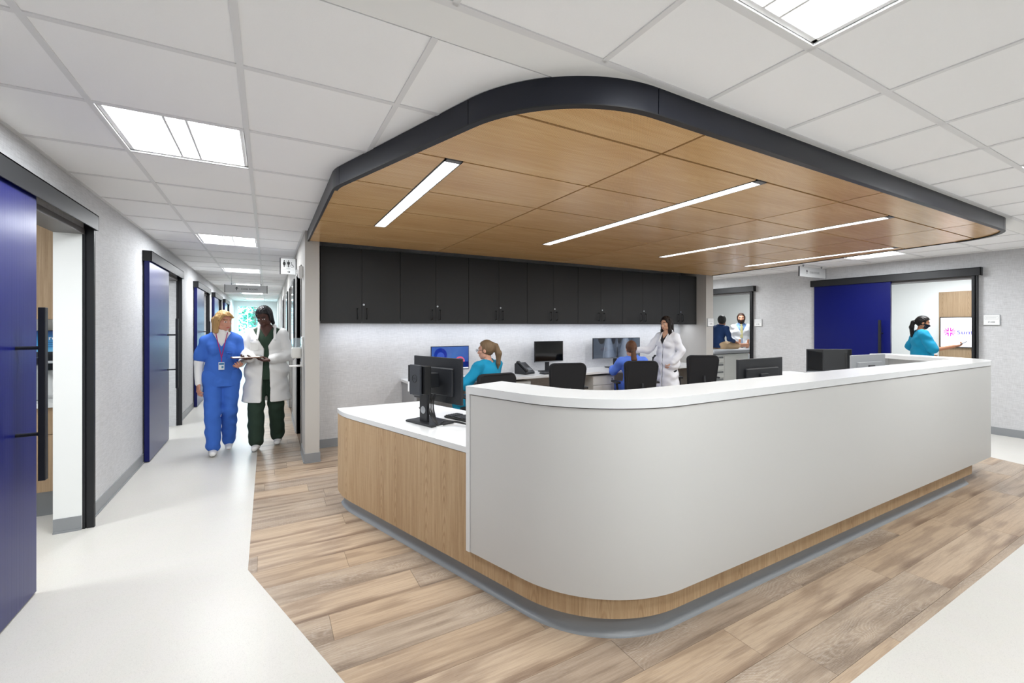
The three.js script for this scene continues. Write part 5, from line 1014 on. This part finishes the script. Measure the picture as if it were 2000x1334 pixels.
{
  const c = thing('clipboard', 'brown clipboard held flat by the person in the white coat', 'clipboard', [-0.2, 1.085, 5.78], 0.15);
  const b = part(c, 'board', lbox(0.3, 0.008, 0.23, 0, 0.008, 0, 0.003), std(0x6b4630, 0.5));
  part(c, 'paper', lbox(0.26, 0.003, 0.2, -0.01, 0.0135, 0, 0.001), std(0xeceae4, 0.8));
  part(c, 'clip', [lbox(0.03, 0.014, 0.1, 0.13, 0.02, 0, 0.003)], M.metal);
}
// ----- seated worker, teal scrubs, ponytail, glasses
{
  const sit = (z = 0.4) => ({ pelvis: V(0, 0.57, 0), waist: V(0, 0.7, 0.01), chest: V(0, 0.87, 0.03), neck: V(0, 1.03, 0.03), hipL: V(0.09, 0.54, 0), knL: V(0.11, 0.52, z), anL: V(0.11, 0.085, z + 0.02), hipR: V(-0.09, 0.54, 0), knR: V(-0.11, 0.52, z), anR: V(-0.11, 0.085, z + 0.02) });
  const P = person({ label: 'person seated at the back worktop with a long ponytail, glasses and teal scrubs', at: [2.33, 0, 4.72], turn: Math.PI + 0.42, height: 1.7, skin: '#d3a088', look: [0.42, 0.06, 0.0], hairColor: '#6b5a48',
    pose: { ...sit(), head: V(0.01, 1.155, 0.05), neck: V(0, 1.0, 0.03), shL: V(0.17, 0.965, 0.03), elL: V(0.27, 0.76, 0.13), wrL: V(0.2, 0.81, 0.36), shR: V(-0.17, 0.965, 0.03), elR: V(-0.23, 0.76, 0.12), wrR: V(-0.14, 0.81, 0.36) }, handL: { dir: [-0.2, -0.05, 1], palm: [0, -1, 0], curl: 0.3 }, handR: { dir: [0.2, -0.05, 1], palm: [0, -1, 0], curl: 0.3 } });
  trousers(P, 0x0d8fb4);
  garment(P, 'scrub_top', 0x0b93bd, { e: 0.024, sleeve: 1.25, se0: 0.024, se1: 0.035, hem: 0.5, flare: 0.01, v: 0.08, neckR: 0.075, seed: 5, fold: 0.006 });
  shoes(P, 0xe8e8e8);
  hair(P, 0x77624a, { shell: 0.011, locks: [cap(V(0, 0.07, -0.1), V(-0.012, 0.05, -0.135), 0.028, 0.026), cap(V(-0.012, 0.05, -0.135), V(-0.02, -0.05, -0.16), 0.03, 0.04), cap(V(-0.02, -0.05, -0.16), V(-0.022, -0.18, -0.15), 0.04, 0.026), cap(V(-0.022, -0.18, -0.15), V(-0.024, -0.24, -0.14), 0.024, 0.01)] });
  P.put('hair_tie', new THREE.TorusGeometry(0.024, 0.008, 10, 24).applyMatrix4(new THREE.Matrix4().makeRotationX(0.5).setPosition(-0.006, 0.062, -0.118)).applyMatrix4(P.headM), cloth(0x151515));
  const gl = []; for (const k of [1, -1]) { gl.push(plain(new THREE.TorusGeometry(0.024, 0.0022, 8, 24).scale(1, 0.8, 1).translate(k * 0.032, 0.004, 0.116))); gl.push(rod([k * 0.056, 0.006, 0.114], [k * 0.082, 0.006, -0.005], 0.002, 6)); } gl.push(rod([-0.009, 0.006, 0.117], [0.009, 0.006, 0.117], 0.002, 6));
  P.put('glasses', mergeGeometries(gl).applyMatrix4(P.headM), std(0x2b3a4a, 0.3));
  // ----- seated worker, blue scrubs, back to the viewer
  const Q = person({ label: 'person seated at the back worktop in blue scrubs seen from behind, brown hair tied low', at: [4.69, 0, 4.73], turn: facing(0.4, 0.916), height: 1.68, skin: '#c99a80', look: [-0.05, 0.12, 0], hairColor: '#5a3c28',
    pose: { ...sit(), chest: V(0, 0.85, 0.06), neck: V(0, 0.98, 0.08), head: V(0, 1.12, 0.12), shL: V(0.17, 0.935, 0.06), elL: V(0.25, 0.77, 0.2), wrL: V(0.18, 0.82, 0.42), shR: V(-0.17, 0.935, 0.06), elR: V(-0.25, 0.77, 0.2), wrR: V(-0.16, 0.82, 0.42) }, handL: { dir: [-0.2, -0.05, 1], palm: [0, -1, 0], curl: 0.3 }, handR: { dir: [0.2, -0.05, 1], palm: [0, -1, 0], curl: 0.3 } });
  trousers(Q, 0x4a6fd6);
  garment(Q, 'scrub_top', 0x5b80e2, { e: 0.024, sleeve: 1.7, se0: 0.024, se1: 0.022, hem: 0.5, flare: 0.01, v: 0.06, neckR: 0.075, seed: 7, fold: 0.006 });
  shoes(Q, 0xe8e8e8);
  hair(Q, 0x5c3c26, { shell: 0.013, locks: [cap(V(0, 0.0, -0.1), V(0, -0.05, -0.112), 0.045, 0.03), cap(V(0, -0.05, -0.112), V(0.0, -0.18, -0.12), 0.032, 0.05)] });
  Q.put('hair_clip', lbox(0.05, 0.022, 0.02, 0, -0.05, -0.135, 0.006, 3).applyMatrix4(Q.headM), std(0x1b1512, 0.4));
}
// ----- standing woman in a lab coat pointing at the wide monitor
{
  const P = person({ label: 'person standing in a white lab coat with long dark hair, reaching towards the wide monitor', at: [5.52, 0, 4.86], turn: facing(-0.99, -0.1), height: 1.6, skin: '#d6a78a', look: [-0.12, 0.16, 0], hairColor: '#1d1512',
    pose: { elR: V(-0.24, 1.13, 0.17), wrR: V(-0.3, 1.13, 0.42), elL: V(0.235, 1.12, -0.06), wrL: V(0.17, 0.93, 0.09) }, handR: { dir: [-0.1, 0, 1], palm: [0.3, -1, 0], curl: 0.3 }, handL: { dir: [-0.5, -0.7, 0.5], palm: [-1, 0, 0], curl: 0.6 } });
  trousers(P, 0x2a2d33, { e0: 0.015, e1: 0.02 });
  garment(P, 'blouse', 0x25262b, { e: 0.01, sleeve: 0.4, se0: 0.008, se1: 0.008, hem: 0.9, v: 0.1 });
  garment(P, 'lab_coat', 0xe6e8ee, { e: 0.032, sleeve: 1.93, se0: 0.026, se1: 0.026, hem: 0.48, flare: 0.035, v: 0.2, neckR: 0.078, open: 0.006, fold: 0.006, seed: 4 });
  P.put('coat_collar', meshOf([cap(V(-0.07, 1.45, 0.0), V(-0.05, 1.28, 0.14), 0.017, 0.012), cap(V(0.07, 1.45, 0.0), V(0.05, 1.28, 0.14), 0.017, 0.012), cap(V(-0.065, 1.455, -0.05), V(0.065, 1.455, -0.05), 0.016), cap(V(-0.07, 1.45, 0), V(-0.065, 1.455, -0.05), 0.016), cap(V(0.07, 1.45, 0), V(0.065, 1.455, -0.05), 0.016)], 0.007, 0.02), cloth(0xeef0f4));
  P.put('coat_pocket', lbox(0.13, 0.012, 0.008, 0.14, 0.88, 0.15, 0.003), cloth(0xd9dce4));
  shoes(P, 0x2b2b2e);
  hair(P, 0x1e1613, { shell: 0.016, rough: 0.38, locks: [cap(V(0.082, 0.05, 0.0), V(0.086, -0.12, 0.02), 0.026, 0.03), cap(V(0.086, -0.12, 0.02), V(0.08, -0.26, 0.05), 0.03, 0.022), cap(V(-0.082, 0.05, 0.0), V(-0.086, -0.12, 0.02), 0.026, 0.03), cap(V(-0.086, -0.12, 0.02), V(-0.08, -0.25, 0.05), 0.03, 0.022), cap(V(0, 0.0, -0.1), V(0, -0.22, -0.09), 0.06, 0.055), cap(V(0.02, 0.12, 0.03), V(0.075, 0.04, 0.05), 0.018, 0.016), cap(V(-0.0, 0.12, 0.03), V(-0.07, 0.05, 0.05), 0.018, 0.016)] });
}
// ----- masked woman with a phone in the screen room
{
  const P = person({ label: 'person in teal scrubs and dark face mask looking at a phone', at: [9.78, 0, 3.13], turn: facing(0.5, -0.87), height: 1.62, fat: 1.2, skin: '#b9805f', look: [-0.05, 0.32, 0], hairColor: '#15110f',
    pose: { elR: V(-0.25, 1.1, 0.1), wrR: V(-0.18, 1.17, 0.38), elL: V(0.28, 1.12, -0.1), wrL: V(0.16, 1.0, 0.14), shL: V(0.185, 1.37, -0.02), shR: V(-0.185, 1.37, -0.01) }, handR: { dir: [0.1, 0.2, 1], palm: [0.4, 0.9, -0.2], curl: 0.7 } });
  trousers(P, 0x0d8fb4);
  garment(P, 'scrub_top', 0x0a93bb, { e: 0.028, sleeve: 0.92, se0: 0.03, se1: 0.045, hem: 0.72, flare: 0.02, v: 0.08, neckR: 0.08, seed: 9, fold: 0.006 });
  shoes(P, 0xe0e0e0);
  hair(P, 0x16110f, { shell: 0.013, rough: 0.4, locks: [cap(V(0, 0.0, -0.1), V(0, -0.03, -0.135), 0.03, 0.024), cap(V(0, -0.03, -0.135), V(0.0, -0.13, -0.125), 0.034, 0.036), cap(V(0, -0.13, -0.125), V(0, -0.29, -0.06), 0.036, 0.03)] });
  const mk = nets((x, y, z) => Math.max(P.headF(x, y, z) - 0.007, -(P.headF(x, y, z) - 0.002), y + 0.008, -0.102 - y, 0.03 - z), [-0.09, -0.12, 0.02], [0.09, 0.01, 0.14], 0.004).applyMatrix4(P.headM);
  P.put('face_mask', mk, cloth(0x161c2c));
  P.put('ear_loop', mergeGeometries([1, -1].map((k) => tube([[k * 0.062, -0.02, 0.045], [k * 0.078, -0.005, 0.0], [k * 0.066, -0.06, 0.035]], 0.0015, 14, 5))).applyMatrix4(P.headM), cloth(0x161c2c));
  const W = (x, y, z) => { const v = new THREE.Vector3(x * P.s, y * P.s, z * P.s).applyAxisAngle(new THREE.Vector3(0, 1, 0), P.t.rotation.y).add(P.t.position); return [v.x, v.y, -v.z]; };
  const ph = thing('smartphone', 'dark smartphone held up by the masked person', 'phone', W(-0.165, 1.215, 0.47), P.t.rotation.y);
  const g = lbox(0.075, 0.009, 0.15, 0, 0, 0, 0.004, 3).rotateX(-0.55), q = lbox(0.068, 0.002, 0.14, 0, 0.0055, 0, 0.001).rotateX(-0.55);
  part(ph, 'case', g, M.plasticDark); part(ph, 'glass_face', q, phys(0x8fa3b8, 0.1));
}
// ----- patient on the exam table and the doctor
{
  const P = person({ label: 'person in a navy long-sleeved top sitting on the exam table with tan shorts', at: [9.42, 0, 6.72], turn: facing(0.97, -0.12), height: 1.7, woman: false, fat: 0.98, skin: '#c58f73', look: [0.45, 0.03, 0], hairColor: '#1b1a1a',
    pose: { pelvis: V(0, 1.02, -0.02), waist: V(0, 1.14, -0.03), chest: V(0, 1.3, 0), neck: V(0, 1.44, 0.05), head: V(0, 1.57, 0.09), hipL: V(0.09, 0.99, 0.0), knL: V(0.13, 0.975, 0.42), anL: V(0.13, 0.99, 0.8), hipR: V(-0.09, 0.99, 0), knR: V(-0.11, 0.975, 0.42), anR: V(-0.11, 0.99, 0.8), shL: V(0.185, 1.385, 0.02), elL: V(0.245, 1.14, 0.06), wrL: V(0.17, 1.09, 0.28), shR: V(-0.185, 1.385, 0.02), elR: V(-0.245, 1.14, 0.06), wrR: V(-0.16, 1.085, 0.3) }, toeL: [0, 0.12, 0.03], toeR: [0, 0.12, 0.03], handR: { dir: [0.1, -0.2, 1], palm: [0, -1, 0] }, handL: { dir: [-0.1, -0.2, 1], palm: [0, -1, 0] } });
  const J = P.J;
  P.put('shorts', meshOf([...P.leg('L', 0.02, 0.03, 1.1), ...P.leg('R', 0.02, 0.03, 1.1), cap(J.hipL, J.hipR, 0.12, 0.12)], 0.012, 0.03, (d, x, y, z) => Math.max(d + folds(0.003, 2)(x, y, z), 0.902 * 1 - y)), cloth(0xc9ab88));
  garment(P, 'navy_top', 0x143463, { e: 0.02, sleeve: 1.95, se0: 0.02, se1: 0.014, hem: 0.93, flare: 0.0, v: 0, neckR: 0.068, seed: 11, fold: 0.005 });
  hair(P, 0x262728, { shell: 0.017, rough: 0.5 });
  const D = person({ label: 'doctor with a dark beard, white coat, blue shirt and pale tie facing the seated patient', at: [10.72, 0, 7.02], turn: facing(-0.78, -0.62), height: 1.775, woman: false, skin: '#c98f72', look: [-0.05, 0.02, 0], hairColor: '#2a1b14' });
  trousers(D, 0x3a3f4a);
  garment(D, 'blue_shirt', 0x7c9fd4, { e: 0.012, sleeve: 0.5, se0: 0.01, se1: 0.01, hem: 0.9, v: 0.03, neckR: 0.062 });
  D.put('tie', mergeGeometries([lbox(0.045, 0.05, 0.02, 0, 1.41, 0.085, 0.006), lbox(0.06, 0.3, 0.012, 0, 1.24, 0.128, 0.004)]), cloth(0xd8d29a));
  D.put('shirt_collar', meshOf([cap(V(-0.05, 1.45, 0.03), V(-0.02, 1.41, 0.09), 0.014, 0.01), cap(V(0.05, 1.45, 0.03), V(0.02, 1.41, 0.09), 0.014, 0.01), cap(V(-0.055, 1.455, -0.02), V(0.055, 1.455, -0.02), 0.014)], 0.006, 0.02), cloth(0x86a8da));
  garment(D, 'lab_coat', 0xe9ecf2, { e: 0.034, sleeve: 1.93, se0: 0.03, se1: 0.028, hem: 0.5, flare: 0.03, v: 0.22, neckR: 0.078, open: 0.01, fold: 0.006, seed: 13 });
  shoes(D, 0x2b2522);
  const beard = (x, y, z) => Math.max(D.headF(x, y, z) - 0.007, y + 0.03 + (Math.abs(x) < 0.03 && z > 0.06 ? 0.012 : 0), 0.0 - z, -(Math.hypot(x / 0.021, (y + 0.064) / 0.008) - 1) * 0.01);
  hair(D, 0x33221a, { shell: 0.014, locks: [cap(V(0.078, 0.04, 0.0), V(0.078, -0.02, 0.02), 0.014), cap(V(-0.078, 0.04, 0.0), V(-0.078, -0.02, 0.02), 0.014)] });
  D.put('beard', nets(beard, [-0.1, -0.13, -0.01], [0.1, -0.01, 0.13], 0.0045).applyMatrix4(D.headM), phys(0x2c1c15, 0.7));
}

renderer.render(scene, camera);
